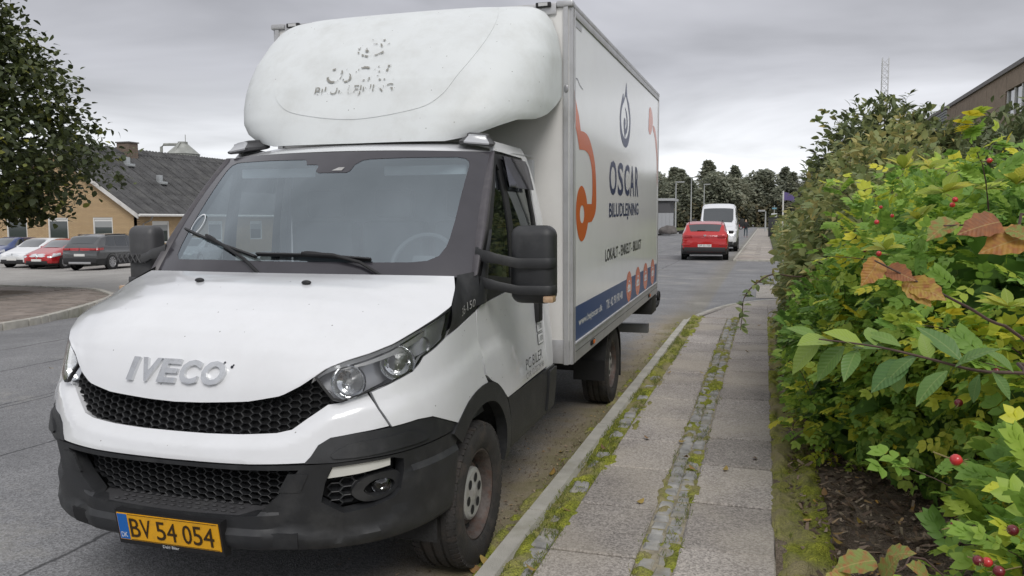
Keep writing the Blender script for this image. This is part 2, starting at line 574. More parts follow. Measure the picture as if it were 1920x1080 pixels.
# pressed crease lines on the bonnet are soft; washer nozzles
for s in (-1, 1):
    bm = bmesh.new()
    bmesh.ops.create_uvsphere(bm, u_segments=12, v_segments=8, radius=1)
    for v in bm.verts: v.co = Vector((s*.29+v.co.x*.024, -.40+v.co.y*.017, 1.428+v.co.z*.011))
    fin(bm, 'washer_nozzle', BLACK, bonnet)
# emblem letters, each standing on the bonnet
def hood_xz(x, z):
    s, t = x/.6, .2
    for _ in range(25):
        p = hood0(s, t); r = np.array([p[0]-x, p[2]-z])
        a = (hood0(s+1e-3, t)-p)/1e-3; b = (hood0(s, t+1e-3)-p)/1e-3
        J = np.array([[a[0], b[0]], [a[2], b[2]]])
        d = np.linalg.solve(J, r); s -= d[0]; t = min(max(t-d[1], .02), .9)
    return s, t
cell = [('I', -.244, -.214), ('V', -.196, -.098), ('E', -.090, -.002), ('C', .010, .100), ('O', .114, .222)]
for ch, xa, xb in cell:
    def fnl(u, v, d, xa=xa, xb=xb):
        x = xa+(xb-xa)*u+.012*(v-.5); z = 1.055+.088*v
        s, t = hood_xz(x, z)
        return hood(s, t, .004+d)
    text('emblem_letter', ch, fnl, mat('emblem_chrome', (.68, .69, .70), .16, metal=1., dirt=((.35, .34, .33), .4, 30.)), bonnet, .012, 30, .035 if ch != 'I' else 0.)
# small chips and a stain beside the emblem
for x, z, r in ((.238, 1.128, .007), (.20, 1.143, .005), (.243, 1.135, .004)):
    s, t = hood_xz(x, z)
    bm = bmesh.new(); bmesh.ops.create_circle(bm, cap_ends=True, segments=8, radius=r)
    n_ = Vector(normal_of(hood0, s, t)); rot = n_.to_track_quat('Z', 'Y').to_matrix()
    p0 = hood(s, t, .002)
    for v in bm.verts: v.co = rot @ v.co+p0
    fin(bm, 'paint_chip', PRINTK, bonnet, 0)

# ---- upper grille
gpoly = sym([(0, .99), (.1, .993), (.216, 1.004), (.299, 1.03), (.345, 1.068), (.374, 1.10), (.41, 1.03), (.425, .995), (.36, .945), (.323, .90), (.287, .886), (.1, .873), (0, .87)])
surf('grille_backing', gpoly, shell, DARK, truck, .05, .1, 0, depth=-.075)
def hexes(name, poly, fn, m, parent, pu, pz, dep, wall, flip=1, k=.86):
    """Honeycomb lattice: raised hexagonal frames with walls running back."""
    bm = bmesh.new()
    u0, u1 = min(p[0] for p in poly), max(p[0] for p in poly); z0, z1 = min(p[1] for p in poly), max(p[1] for p in poly)
    j = 0; z = z0
    while z <= z1+pz:
        u = u0+(pu*.5 if j % 2 else 0)
        while u <= u1+pu:
            if pip((u, z), poly):
                a, b = pu/6, pz
                hx = [(-a*2, 0), (-a, b), (a, b), (2*a, 0), (a, -b), (-a, -b)]
                o_ = [bm.verts.new(fn((u+x)*flip, z+y, dep)) for x, y in hx]
                i_ = [bm.verts.new(fn((u+x*k)*flip, z+y*k, dep+.002)) for x, y in hx]
                b_ = [bm.verts.new(fn((u+x*k*.94)*flip, z+y*k*.94, dep-wall)) for x, y in hx]
                for q in range(6):
                    r_ = (q+1) % 6
                    bm.faces.new((o_[q], o_[r_], i_[r_], i_[q])); bm.faces.new((i_[q], i_[r_], b_[r_], b_[q]))
            u += pu
        z += pz; j += 1
    return fin(bm, name, m, parent, 25)
hexes('grille_mesh', gpoly, shell, PLAST, truck, .050, .0130, -.050, .028)

# ---- white bumper band and wings
band = sym([(0, .872), (.1, .873), (.2, .878), (.287, .887), (.323, .900), (.36, .942), (.408, .992), (.441, .997), (.509, 1.024), (.53, .96), (.562, .885),
            (.476, .876), (.419, .866), (.392, .84), (.378, .80), (.365, .776), (.232, .768), (0, .765)])
def banddep(u, z):
    edge = float(np.interp(abs(u), [0, .29, .33, .41, .51], [.872, .887, .905, .992, 1.024]))
    k = (edge-z)/.055
    return 0. if k > 1 else -.034*(1-max(k, 0))**1.1
surf('bumper_band', band, shell, WHITE, truck, .025, .016, .05, depth=banddep, smooth=30)
wing = [(.515, 1.026), (.576, 1.054), (.64, 1.083), (.665, 1.107), (.683, 1.134), (.743, 1.160), (.8, 1.189), (.9, 1.212), (1.0, 1.235), (1.10, 1.256), (1.135, 1.262),
        (1.135, 1.166), (1.15, .95), (1.19, .90), (1.05, .893), (.93, .863), (.85, .80), (.794, .831), (.704, .882), (.646, .889), (.567, .882), (.535, .96)]
def wingdep(u, z):
    # pressed line running back from the headlight
    zl = np.interp(u, [.5, .8, 1.15], [.93, 1.0, 1.07])
    return float(.010*math.exp(-((z-zl)/.03)**2)+(.012*min(max((zl-z)/.05, 0), 1)))
trim = [(.365, .774), (.378, .80), (.392, .838), (.419, .864), (.476, .874), (.567, .878), (.646, .887), (.704, .880), (.794, .829), (.846, .798), (.885, .780), (.75, .778), (.609, .774), (.5, .775), (.43, .772)]
for s in (1, -1):
    surf('wing', wing, shell, WHITE, truck, .025, .03, .04, depth=wingdep, flip=s, smooth=35)
    t_ = surf('bumper_trim', trim, shell, PLAST, truck, .03, .05, .03, depth=.006, flip=s)
    surf('trim_ridge', catmull([(.43, .785), (.45, .83), (.50, .842), (.57, .846), (.63, .845), (.69, .80), (.60, .79)], 3, True), shell, PLAST, t_, .03, .05, .01, depth=.015, flip=s)

# ---- lower bumper
fogp = [(.398, .61), (.409, .691), (.425, .752), (.50, .756), (.575, .757), (.607, .74), (.607, .69), (.597, .615), (.575, .585), (.52, .566), (.45, .556)]
low = sym([(0, .757), (.2, .76), (.37, .766), (.45, .768), (.609, .768), (.75, .770), (.882, .774), (.847, .709), (.83, .60), (.825, .527), (.82, .446), (.795, .405), (.72, .39), (.55, .39), (.43, .40), (.25, .395), (0, .39)])
lgh = sym([(0, .742), (.2, .742), (.350, .746), (.33, .70), (.30, .64), (.272, .60), (.25, .562), (.2, .556), (0, .556)])
def lowdep(u, z):
    u = abs(u)
    zc = np.interp(u, [0, .33, .44, .55, .61, .63], [.50, .505, .463, .488, .55, .70])
    d = .016*min(max((zc-z)/.012, 0), 1)
    if u < .30: d += .02*min((.30-u)/.04, 1)*min(max((z-.40)/.05, 0), 1)*(1 if z < .565 else 0)
    if z < .43: d -= .09*((.43-z)/.04)**2*.5
    return d
lowb = surf('lower_bumper', low, shell, PLAST, truck, .03, .022, .06, holes=(lgh, fogp, [(-a, b) for a, b in fogp]), depth=lowdep, smooth=35)
surf('lower_grille_backing', lgh, shell, DARK, lowb, .05, .08, 0, depth=-.12)
hexes('lower_grille_mesh', lgh, shell, PLAST, lowb, .052, .0140, -.07, .028)
bm = bmesh.new()
gridmesh(bm, lambda u, k: shell(u, .556+.012*k, .02*(1-abs(u)/.3)-.13*k), np.linspace(-.26, .26, 25), np.linspace(0, 1, 5))
fin(bm, 'bumper_step', PLASTL, lowb)
bm = bmesh.new()
for j in range(3):
    for i in range(15):
        u = -.185+i*.026+(.013 if j % 2 else 0)
        p = shell(u, .562+.0035*j, .0-.030*j-.012)
        bmesh.ops.create_uvsphere(bm, u_segments=8, v_segments=5, radius=1, matrix=Matrix.Translation(p) @ Matrix.Diagonal((.013, .010, .005, 1)))
fin(bm, 'step_studs', PLASTL, lowb)
for s in (1, -1):
    fr = surf('fog_lamp_recess', fogp, shell, DARK, lowb, .04, .05, 0, depth=-.075, flip=s)
    hexes('fog_grille_mesh', [(.40, .60), (.409, .685), (.50, .695), (.51, .60), (.45, .562)], shell, PLAST, fr, .062, .018, -.045, .03, flip=s, k=.84)
    surf('fog_surround', catmull([(.47, .63), (.50, .68), (.56, .695), (.602, .68), (.60, .625), (.56, .585), (.50, .585)], 4, True), shell, PLAST, fr, .02, .03, .04, holes=(catmull([(.50, .632), (.53, .668), (.575, .66), (.588, .63), (.565, .602), (.525, .602)], 3, True),), depth=-.022, flip=s)
    p = shell(.556*s, .634, -.05); n_ = Vector((s*.45, -.89, .05)).normalized()
    q_ = n_.to_track_quat('X', 'Z').to_matrix().to_4x4()
    bm = bmesh.new(); lathe(bm, [(-.04, .012), (-.03, .03), (-.004, .041), (.0, .043), (.004, .040)], 20)
    bmesh.ops.transform(bm, matrix=Matrix.Translation(p) @ q_, verts=bm.verts[:])
    fl = fin(bm, 'fog_lamp', CHROME, lowb)
    bm = bmesh.new(); lathe(bm, [(.002, .041), (.010, .028), (.013, .0005)], 20)
    bmesh.ops.transform(bm, matrix=Matrix.Translation(p) @ q_, verts=bm.verts[:])
    fin(bm, 'lens', LENS, fl)
    surf('daytime_lamp', [(.414, .703), (.428, .750), (.50, .752), (.572, .753), (.571, .722), (.49, .71)], shell, mat('lamp_white', (.62, .62, .58), .22, coat=.6, var=.06), lowb, .03, .04, .03, depth=-.012, flip=s)
    surf('tow_eye_patch', [(.285, .43), (.285, .49), (.345, .49), (.345, .43)], shell, PLAST if s > 0 else DARK, lowb, .03, .03, .02, depth=.021, flip=s)  # right one is a cover; left is a dark patch for the shaded open hole
    surf('washer_cover', [(.300, .655), (.325, .73), (.372, .73), (.352, .655)], shell, PLAST, lowb, .03, .03, .01, depth=.004, flip=s)

# ---- licence plate
plate = empty('licence_plate'); plate.parent = truck
def platefn(u, v, d=0.):
    return Vector((-.235+.495*u, -1.048+.020*(1-v)-d, .408+.125*v))
YEL = mat('plate_yellow', (.72, .36, .012), .35, var=.05, dirt=((.25, .17, .05), .35, 25.))
def slab(name, fn, u0, u1, v0, v1, d0, d1, m, parent, bev=0.):
    bm = bmesh.new()
    c = [[fn(u, v, d) for (u, v) in ((u0, v0), (u1, v0), (u1, v1), (u0, v1))] for d in (d0, d1)]
    A = [bm.verts.new(p) for p in c[0]]; B = [bm.verts.new(p) for p in c[1]]
    bm.faces.new(B)
    for i in range(4): bm.faces.new((A[i], A[(i+1) % 4], B[(i+1) % 4], B[i]))
    if bev: bmesh.ops.bevel(bm, geom=[e for e in bm.edges if e.verts[0] in B and e.verts[1] in B], offset=bev, segments=2, affect='EDGES')
    return fin(bm, name, m, parent)
slab('plate_holder', platefn, -.02, 1.02, -.16, 1.06, -.03, .008, BLACK, plate, .003)
slab('plate_face', platefn, .005, .995, .02, .98, .008, .012, YEL, plate, .001)
slab('country_strip', platefn, .012, .108, .05, .95, .012, .0135, mat('plate_blue', (.01, .12, .42), .35), plate)
text('country_code', 'DK', lambda u, v, d: platefn(.028+.062*u, .12+.18*v, .0142), PRINTW, plate)
PLK = mat('plate_letter', (.035, .018, .004), .4)
for (s_, a, b) in (('B', .128, .225), ('V', .232, .335), ('5', .388, .478), ('4', .492, .585), ('0', .646, .732), ('5', .745, .832), ('4', .845, .945)):
    text('plate_character', s_, lambda u, v, d, a=a, b=b: platefn(a+(b-a)*u, .16+.66*v, .0138+d), PLK, plate, .0012)
slab('plate_border', platefn, .118, .985, .94, .955, .0122, .0132, PLK, plate)
slab('plate_border', platefn, .118, .985, .045, .06, .0122, .0132, PLK, plate)
text('dealer_print', 'Dahl Biler', lambda u, v, d: platefn(.42+.16*u, -.13+.1*v, .0095), PRINTW, plate)

# ---- headlights
hl = [(.372, 1.097), (.40, 1.129), (.445, 1.155), (.503, 1.177), (.57, 1.206), (.65, 1.248), (.75, 1.284), (.849, 1.313), (.832, 1.254), (.80, 1.192), (.743, 1.164), (.683, 1.138), (.665, 1.111), (.64, 1.087), (.576, 1.058), (.509, 1.029), (.441, 1.000), (.418, 1.009)]
CHR2 = mat('headlight_reflector', (.74, .75, .76), .10, metal=1., bump=.5, bscale=18.)
HOUSE = mat('headlight_housing', (.46, .46, .47), .28, metal=.5, var=.1)
for s in (1, -1):
    h_ = empty('headlight'); h_.parent = truck
    surf('lamp_housing', hl, shell, HOUSE, h_, .03, .03, .0, depth=lambda u, z: -.105+.08*min(max((u-.64)/.06, 0), 1), flip=s)
    cu, cz = sum(p[0] for p in hl)/len(hl), sum(p[1] for p in hl)/len(hl)
    inner = [(cu+(a-cu)*.975, cz+(b-cz)*.945) for a, b in hl]
    surf('lamp_bezel', hl, shell, BLACK, h_, .03, .03, .014, holes=(inner,), depth=-.004, flip=s)
    surf('upper_strip', [(.43, 1.125), (.51, 1.153), (.57, 1.176), (.65, 1.214), (.75, 1.262), (.76, 1.24), (.65, 1.190), (.57, 1.157), (.5, 1.135)], shell, SILVER, h_, .03, .03, .03, depth=-.03, flip=s)
    for (u, z, r) in ((.455, 1.075, .066), (.60, 1.128, .070), (.70, 1.180, .036)):
        p = shell(u*s, z, -.035); n_ = Vector(normal_of(shell0, u*s, z)); n_ = (n_+Vector((0, -1.2, 0))).normalized()
        q_ = n_.to_track_quat('X', 'Z').to_matrix().to_4x4()
        bm = bmesh.new(); lathe(bm, [(-.05, .010), (-.046, r*.45), (-.03, r*.8), (0, r), (.003, r*1.06), (-.02, r*1.08)], 24)
        bmesh.ops.transform(bm, matrix=Matrix.Translation(p) @ q_, verts=bm.verts[:])
        rf = fin(bm, 'reflector', CHR2, h_, 30)
        bm = bmesh.new(); lathe(bm, [(-.05, .012), (-.015, .012), (-.010, .007), (-.009, .0005)], 12)
        bmesh.ops.transform(bm, matrix=Matrix.Translation(p) @ q_, verts=bm.verts[:])
        fin(bm, 'bulb', SILVER, rf)
    surf('lens', inner, shell, LENS, h_, .03, .03, .0, depth=.001, flip=s)

# ---- black cowl corner panels, pillars, windscreen
low_c = [(.9505, -.345, 1.195), (.957, -.22, 1.218), (.956, -.10, 1.238), (.9575, .03, 1.262)]
top_c = [(.950, -.268, 1.318), (.922, -.14, 1.392), (.888, -.035, 1.442), (.950, .085, 1.452)]
def lerp3(c, t):
    t = t*(len(c)-1); i = min(int(t), len(c)-2); return Vector(c[i]).lerp(Vector(c[i+1]), t-i)
for s in (1, -1):
    bm = bmesh.new()
    def fc(a, b):
        p = lerp3(low_c, a).lerp(lerp3(top_c, a), b); p.x = (p.x+.022*4*b*(1-b)*.6)*s; return p
    gridmesh(bm, fc, np.linspace(0, 1, 13), np.linspace(0, 1, 8))
    cp = fin(bm, 'cowl_panel', PLAST, truck)
    if s > 0:
        text('model_lettering', '35-150', lambda u, v, d: fc(.44+.46*u, .20+.19*v-.02*u)+Vector((.006, -.002, 0)), SILVER, cp)
    bm = bmesh.new()
    def fp(a, b):
        i_ = screen(s*1.0, a, 0.); o_ = Vector((s*float(np.interp(1.45+.625*a, SZ, SX)), .10+.585*a, 1.45+.625*a))
        return i_.lerp(o_, b)+Vector((s*.022*4*b*(1-b), -.03*4*b*(1-b), 0))
    gridmesh(bm, fp, np.linspace(0, 1, 15), np.linspace(0, 1, 9))
    fin(bm, 'pillar', PILLAR, truck)
wsout = [(-1, 0), (-.5, -.012), (0, -.02), (.5, -.012), (1, 0), (1, .35), (1, .7), (1, 1), (.5, .995), (0, .99), (-.5, .995), (-1, 1), (-1, .7), (-1, .35)]
gl = [(-.82, .092), (-.5, .094), (0, .09), (.4, .09), (.70, .094), (.78, .105), (.835, .14), (.862, .20), (.874, .27), (.885, .4), (.895, .7), (.900, .85), (.893, .895), (.87, .925), (.82, .937),
      (.5, .925), (.285, .912), (.235, .90), (.20, .86), (.185, .80), (.165, .785), (-.03, .785), (-.052, .80), (-.055, .85), (-.07, .865), (-.15, .868), (-.165, .90), (-.19, .92), (-.5, .93), (-.84, .937), (-.89, .915), (-.905, .86), (-.89, .55), (-.875, .2), (-.86, .125)]
ws = surf('windscreen', wsout, screen, FRIT, truck, .1, .08, .012, holes=(gl,), depth=.0)
surf('glass', gl, screen, WSGLASS, ws, .1, .08, 0, depth=-.002, smooth=60)
# rain-sensor camera window and sticker ring
surf('sensor_window', [(.06, .80), (.10, .83), (.14, .83), (.13, .80)], screen, SILVER, ws, 0, 0, 0, depth=.003)
bm = bmesh.new()
for k in range(24):
    a0, a1 = 2*PI*k/24, 2*PI*(k+1)/24
    q = [bm.verts.new(screen(-.81+r*math.cos(a)*.055, .36+r*math.sin(a)*.085, .003)) for a, r in ((a0, 1), (a1, 1), (a1, .9), (a0, .9))]
    bm.faces.new(q)
fin(bm, 'round_sticker', PRINTW, ws, 0)
# wipers
def wiper(blade, arm):
    w = empty('wiper'); w.parent = truck
    P = [screen(u, v, .022) for u, v in blade]
    bm = bmesh.new()
    for i in range(len(P)-1):
        a, b = P[i], P[i+1]; d = (b-a).normalized(); n_ = Vector(normal_of(screen0, *blade[i])); sd = d.cross(n_)
        c = [a-sd*.007-n_*.014, a+sd*.007-n_*.014, a+sd*.004+n_*.008, a-sd*.006+n_*.004]
        e = [x+(b-a) for x in c]
        A = [bm.verts.new(x) for x in c]; B = [bm.verts.new(x) for x in e]
        bm.faces.new(A); bm.faces.new(B[::-1])
        for k in range(4): bm.faces.new((A[k], A[(k+1) % 4], B[(k+1) % 4], B[k]))
    fin(bm, 'wiper_blade', BLACK, w, 0)
    Q = [screen(u, v, d) for u, v, d in arm]
    bm = bmesh.new(); tube(bm, Q, [.009, .009, .008, .008][:len(Q)], 8)
    fin(bm, 'wiper_arm', BLACK, w)
    bm = bmesh.new(); c = Q[0]; d = (Q[1]-Q[0]).normalized()
    tube(bm, [c-d*.05, c-d*.02, c+d*.03, c+d*.07], [.007, .012, .012, .007], 8)
    fin(bm, 'blade_clip', BLACK, w)
wiper([(-.885, .308), (-.66, .247), (-.461, .19), (-.177, .107)], [(-.554, .225, .035), (-.42, .17, .035), (-.24, .085, .03), (-.109, -.01, .02)])
wiper([(-.177, .125), (.142, .122), (.32, .112), (.498, .098)], [(.17, .12, .035), (.30, .112, .035), (.45, .07, .03), (.576, -.01, .02)])

# ---- cab roof and roof lamps
def roof(x, k):
    yf = .415+.22*abs(x)**2.2; y = yf+(1.50-yf)*k
    z = 2.079-.012*x*x+.085*(1-(1-min(k*1.8, 1))**2)-.07*abs(x)**7*min(k*3, 1)
    hw = .838+.012*min(k*6, 1)
    return Vector((x*hw, y, z))
bm = bmesh.new(); gridmesh(bm, roof, np.linspace(-1, 1, 31), np.linspace(0, 1, 18))
rf = fin(bm, 'cab_roof', WHITE, truck, 50)
for s in (1, -1):
    bm = bmesh.new()
    box(bm, -.115, .115, -.06, .15, -.02, .055, .02)
    for v in bm.verts:
        if v.co.z > .02: v.co.x *= .62; v.co.y = v.co.y*.7+.035
    rl = fin(bm, 'roof_lamp', PLASTL, truck)
    bm = bmesh.new(); box(bm, -.085, .085, -.052, -.0, -.012, .048, .012)
    for v in bm.verts:
        if v.co.z > .02: v.co.x *= .7; v.co.y = v.co.y*.6+.012
        v.co.y -= .014
    fin(bm, 'lens', mat('roof_lamp_lens', (.42, .43, .45), .2, coat=.6), rl)
    rl.location = (s*.755, .655, 2.125); rl.rotation_euler = (.12, s*.10, s*.28); rl.scale = (.86, .86, .84)

# ---- cab sides
def sd(name, pts, m, parent, s, dep=0., thick=.025, holes=(), dz=.09):
    return surf(name, pts, sidefn(s), m, parent, .25, dz, thick, holes=holes, depth=dep, smooth=40)
for s in (1, -1):
    doorp = [(.04, 1.262), (.10, 1.282), (.55, 1.305), (1.25, 1.36), (1.255, 1.05), (1.255, .76), (.40, .752), (.33, .80), (.24, .862), (.15, .895), (.085, .935), (.062, .99), (.042, 1.10), (.04, 1.17)]
    def doordep(y, z):
        zl = np.interp(y, [0, .35, .55, .65], [1.065, 1.08, 1.02, .85])
        return .014*min(max((zl-z)/.035, 0), 1)*(1 if y < .68 else max(0, 1-(y-.68)/.04))+.012*min(max((.86+.0*y-z)/.03, 0), 1)*(1 if y > .68 else 0)
    door = surf('door', doorp, sidefn(s), WHITE, truck, .06, .03, .025, depth=doordep, smooth=35)
    if s > 0:
        text('owner_lettering', 'PC BILER', lambda u, v, d: sidefn(1)(.70+.36*u, .838+.062*v+.006*u, .032), PRINTK, door)
        text('register_lettering', 'CVR 12 55 29 98', lambda u, v, d: sidefn(1)(.70+.38*u, .785+.036*v+.006*u, .032), PRINTK, door)
        for k, st in enumerate(('T 3500', 'L 1070')):
            z0 = .995-.075*k
            pf = lambda u, v, d, z0=z0: sidefn(1)(1.085+.12*u, z0+.065*v, .004+d)
            slab('weight_label', pf, 0, 1, 0, 1, 0, .001, PRINTK, door)
            slab('weight_label_face', pf, .05, .95, .06, .94, .001, .002, mat('label_white', (.7, .71, .72), .3), door)
            text('weight_lettering', st, lambda u, v, d, pf=pf: pf(.12+.76*u, .25+.5*v, .003), PRINTK, door)
    boxo('door_handle', s*.955 if s > 0 else -.995, .995 if s > 0 else -.955, 1.075, 1.17, 1.06, 1.24, BLACK, door, .012)
    qg = [(.19, 1.425), (.655, 1.37), (.70, 1.97), (.672, 2.005), (.64, 1.98)]
    mg = [(.745, 1.37), (1.19, 1.41), (1.205, 1.70), (1.19, 2.00), (1.16, 2.025), (.775, 2.035)]
    fr = sd('window_frame', [(.04, 1.265), (.09, 1.40), (.115, 1.45), (.40, 1.755), (.69, 2.062), (1.20, 2.045), (1.235, 2.0), (1.245, 1.70), (1.25, 1.362), (.55, 1.308), (.10, 1.284)], BLACK, truck, s, -.004, .03, (qg, mg))
    sd('quarter_glass', qg, SGLASS, fr, s, -.012, 0)
    sd('side_glass', mg, SGLASS, fr, s, -.014, 0)
    sd('rain_visor', [(.72, 1.875), (1.22, 1.865), (1.215, 2.00), (1.18, 2.04), (.745, 2.05)], glass_mat('visor_tint', (.7, .7, .75), .12, .05, (.10, .10, .11)), fr, s, .028, .012)
    sd('cab_rear_panel', [(1.262, .70), (1.43, .70), (1.415, 1.3), (1.39, 1.7), (1.345, 2.0), (1.29, 2.125), (.74, 2.135), (.695, 2.078), (1.20, 2.062), (1.248, 2.01), (1.26, 1.7), (1.268, 1.2)], WHITE, truck, s, .002, .03)
    lowtrim = [(.41, .748), (1.43, .735), (1.45, .60), (1.435, .44), (1.15, .44), (.52, .44), (.50, .55), (.465, .65)]
    dt = sd('lower_side_trim', lowtrim, PLAST, truck, s, .012, .05)
    sd('side_step', [(1.27, .46), (1.44, .46), (1.45, .72), (1.27, .72)], PLAST, dt, s, .024, .03)
    arch = catmull([(-.375, .765), (-.325, .805), (-.2, .868), (-.05, .897), (.1, .897), (.22, .868), (.33, .80), (.41, .715), (.47, .6), (.495, .48), (.497, .40)], 3)
    archi = catmull([(.425, .40), (.42, .5), (.38, .61), (.31, .70), (.21, .770), (.08, .805), (-.05, .805), (-.18, .772), (-.29, .70)], 3)
    surf('wheel_arch', arch+archi, lambda y, z, d=0., s=s: shell(s*(1+(y+.1)) if y > -.1 else s*float(np.interp(y, [-.5, -.4, -.325, -.2, -.1], [.725, .794, .846, .93, 1.0])), z, d), PLAST, truck, .06, .06, .06, depth=.016)
    bm = bmesh.new()
    gridmesh(bm, lambda a, x: Vector((s*x, .03+.47*math.cos(a), .33+.50*math.sin(a))), np.linspace(-.15, PI+.1, 24), [.52, .75, .93])
    fin(bm, 'wheel_well', mat('well_liner', (.018, .018, .018), .9, bump=.6, bscale=60), truck)
    bm = bmesh.new(); box(bm, -.012, .012, -.012, .012, 0, 1)
    bm.free()
    mf = boxo('mud_flap', s*.70 if s > 0 else -.93, .93 if s > 0 else -.70, .425, .445, .16, .50, BLACK, truck, .006)

# ---- mirrors
def lathe_rbox(name, x0, x1, y0, y1, z0, z1, bev, m, parent, taper=0.):
    bm = bmesh.new(); box(bm, x0, x1, y0, y1, z0, z1)
    bmesh.ops.bevel(bm, geom=bm.edges[:], offset=bev, segments=5, affect='EDGES', profile=.5)
    cy = (y0+y1)/2
    for v in bm.verts:
        k = (v.co.z-z0)/(z1-z0)
        v.co.y = cy+(v.co.y-cy)*(1-taper*abs(2*k-1)**2)
    return fin(bm, name, m, parent, 60)
for s in (1, -1):
    mr = empty('wing_mirror'); mr.parent = truck
    X = (lambda a, b: (a, b)) if s > 0 else (lambda a, b: (-b, -a))
    MP = PLAST if s > 0 else PLASTL
    lathe_rbox('mirror_shell', *X(1.078, 1.305), .185, .33, 1.282, 1.672, .052, MP, mr, .15)
    for nm, za, zb in (('upper_arm', 1.462, 1.512), ('lower_arm', 1.330, 1.376)):
        bm = bmesh.new()
        path = [(.925, .13), (.96, .125), (1.03, .13), (1.09, .155), (1.16, .170), (1.24, .180), (1.292, .192), (1.307, .24)]
        pts = catmull(path, 3)
        prev = None
        for i, (x, y) in enumerate(pts):
            d_ = np.array(pts[min(i+1, len(pts)-1)])-np.array(pts[max(i-1, 0)]); d_ = d_/np.linalg.norm(d_); nx, ny = d_[1], -d_[0]
            h_ = .5*(zb-za)*(1.15 if i < 6 else 1.); zm = (za+zb)/2
            # arm bows upward at the door
            zz = zm+.055*max(0, 1-i/11)
            q = [bm.verts.new((s*(x+nx*a), y+ny*a, zz+b*h_)) for a, b in ((.001, -.9), (.004, 0), (.001, .9), (0, 1), (-.02, .9), (-.02, -.9), (0, -1))]
            if prev:
                for k in range(7): bm.faces.new((prev[k], prev[(k+1) % 7], q[(k+1) % 7], q[k]))
            else: bm.faces.new(q)
            prev = q
        bm.faces.new(prev[::-1])
        fin(bm, nm, MP, mr, 50)
    if s < 0:
        for ch_2 in [q for q in bpy.data.objects if q.parent == mr]:
            for v in ch_2.data.vertices: v.co.x = -1.02+(v.co.x+1.02)*.82 if v.co.x < -1.02 else v.co.x
    bm = bmesh.new()
    gridmesh(bm, lambda a, b: Vector((s*(.962+.012*math.sin(PI*a)), .035+a*.17+.30*b*b*.55, 1.29+b*.36)), np.linspace(0, 1, 5), np.linspace(0, 1, 6))
    gp = bm
    for v in gp.verts:
        k = (v.co.z-1.29)/.36
        c = .09+.22*k; v.co.y = c+(v.co.y-(.035+.165*k*k+.085))*(1-k*.92)
        v.co.x = s*(abs(v.co.x)+.002)*(float(np.interp(v.co.z, SZ, SX))+.01)/.968
    fin(gp, 'mirror_base', PLAST, mr)
    bm = bmesh.new(); box(bm, *X(1.255, 1.309), .178, .25, 1.292, 1.326, .010)
    fin(bm, 'indicator_lamp', mat('indicator_lens', (.42, .28, .17), .15, coat=.8, var=.2, vscale=40), mr)
    boxo('mirror_glass', *X(1.11, 1.285), .326, .334, 1.47, 1.645, CHROME, mr, .002)
    boxo('lower_mirror_glass', *X(1.11, 1.285), .326, .334, 1.355, 1.45, CHROME, mr, .002)
    if s < 0:
        bm = bmesh.new()
        for k in range(6):
            x = -1.10-.035*k
            tube(bm, [(x, .168, 1.46), (x-.03, .168, 1.51)], .004, 6); tube(bm, [(x, .168, 1.51), (x-.03, .168, 1.46)], .004, 6)
        fin(bm, 'bracket_lattice', PLASTL, mr)

# ---- cab interior
INT = mat('cab_trim', (.13, .135, .14), .7, var=.1)
bm = bmesh.new()
gridmesh(bm, lambda x, k: Vector((x*.88, -.12+.2*abs(x)**2.2+k*.62, 1.43-.05*k*k-.0*k)), np.linspace(-1, 1, 17), np.linspace(0, 1, 6))
fin(bm, 'dashboard', INT, truck)
boxo('dash_front', -.86, .86, .46, .50, .9, 1.385, INT, truck)
boxo('cab_back_wall', -.88, .88, 1.36, 1.40, .7, 2.06, mat('cab_lining', (.36, .37, .38), .8, var=.08), truck)
boxo('cab_floor', -.88, .88, .1, 1.4, .68, .72, INT, truck)
boxo('headlining', -.80, .80, .62, 1.38, 2.03, 2.05, mat('lining_light', (.42, .44, .45), .8), truck)
for x in (-.50, .0, .5):
    st_ = boxo('seat', x-.22, x+.22, .72, 1.18, 1.0, 1.15, INT, truck, .05)
    boxo('seat_back', x-.22, x+.22, 1.12, 1.26, 1.1, 1.68, INT, st_, .05)
    boxo('headrest', x-.13, x+.13, 1.14, 1.22, 1.70, 1.88, INT, st_, .03)
sw = empty('steering_wheel'); sw.parent = truck
bm = bmesh.new()
for k in range(32):
    a0 = 2*PI*k/32
    pass
ringp = [(.19*math.cos(2*PI*k/32), .19*math.sin(2*PI*k/32), 0) for k in range(33)]
tube(bm, ringp, .015, 8, False)
fin(bm, 'wheel_rim', INT, sw)
boxo('wheel_hub', -.07, .07, -.06, .06, -.03, .015, INT, sw, .02)
boxo('wheel_spoke', -.185, .185, -.018, .018, -.02, 0, INT, sw, .006)
sw.location = (.46, .55, 1.44); sw.rotation_euler = (math.radians(62), 0, 0)
for s in (-1, 1):
    boxo('sun_visor', .22 if s > 0 else -.72, .72 if s > 0 else -.22, .575, .587, 1.945, 2.0, mat('visor_grey', (.78, .82, .82), .6), truck, .008)

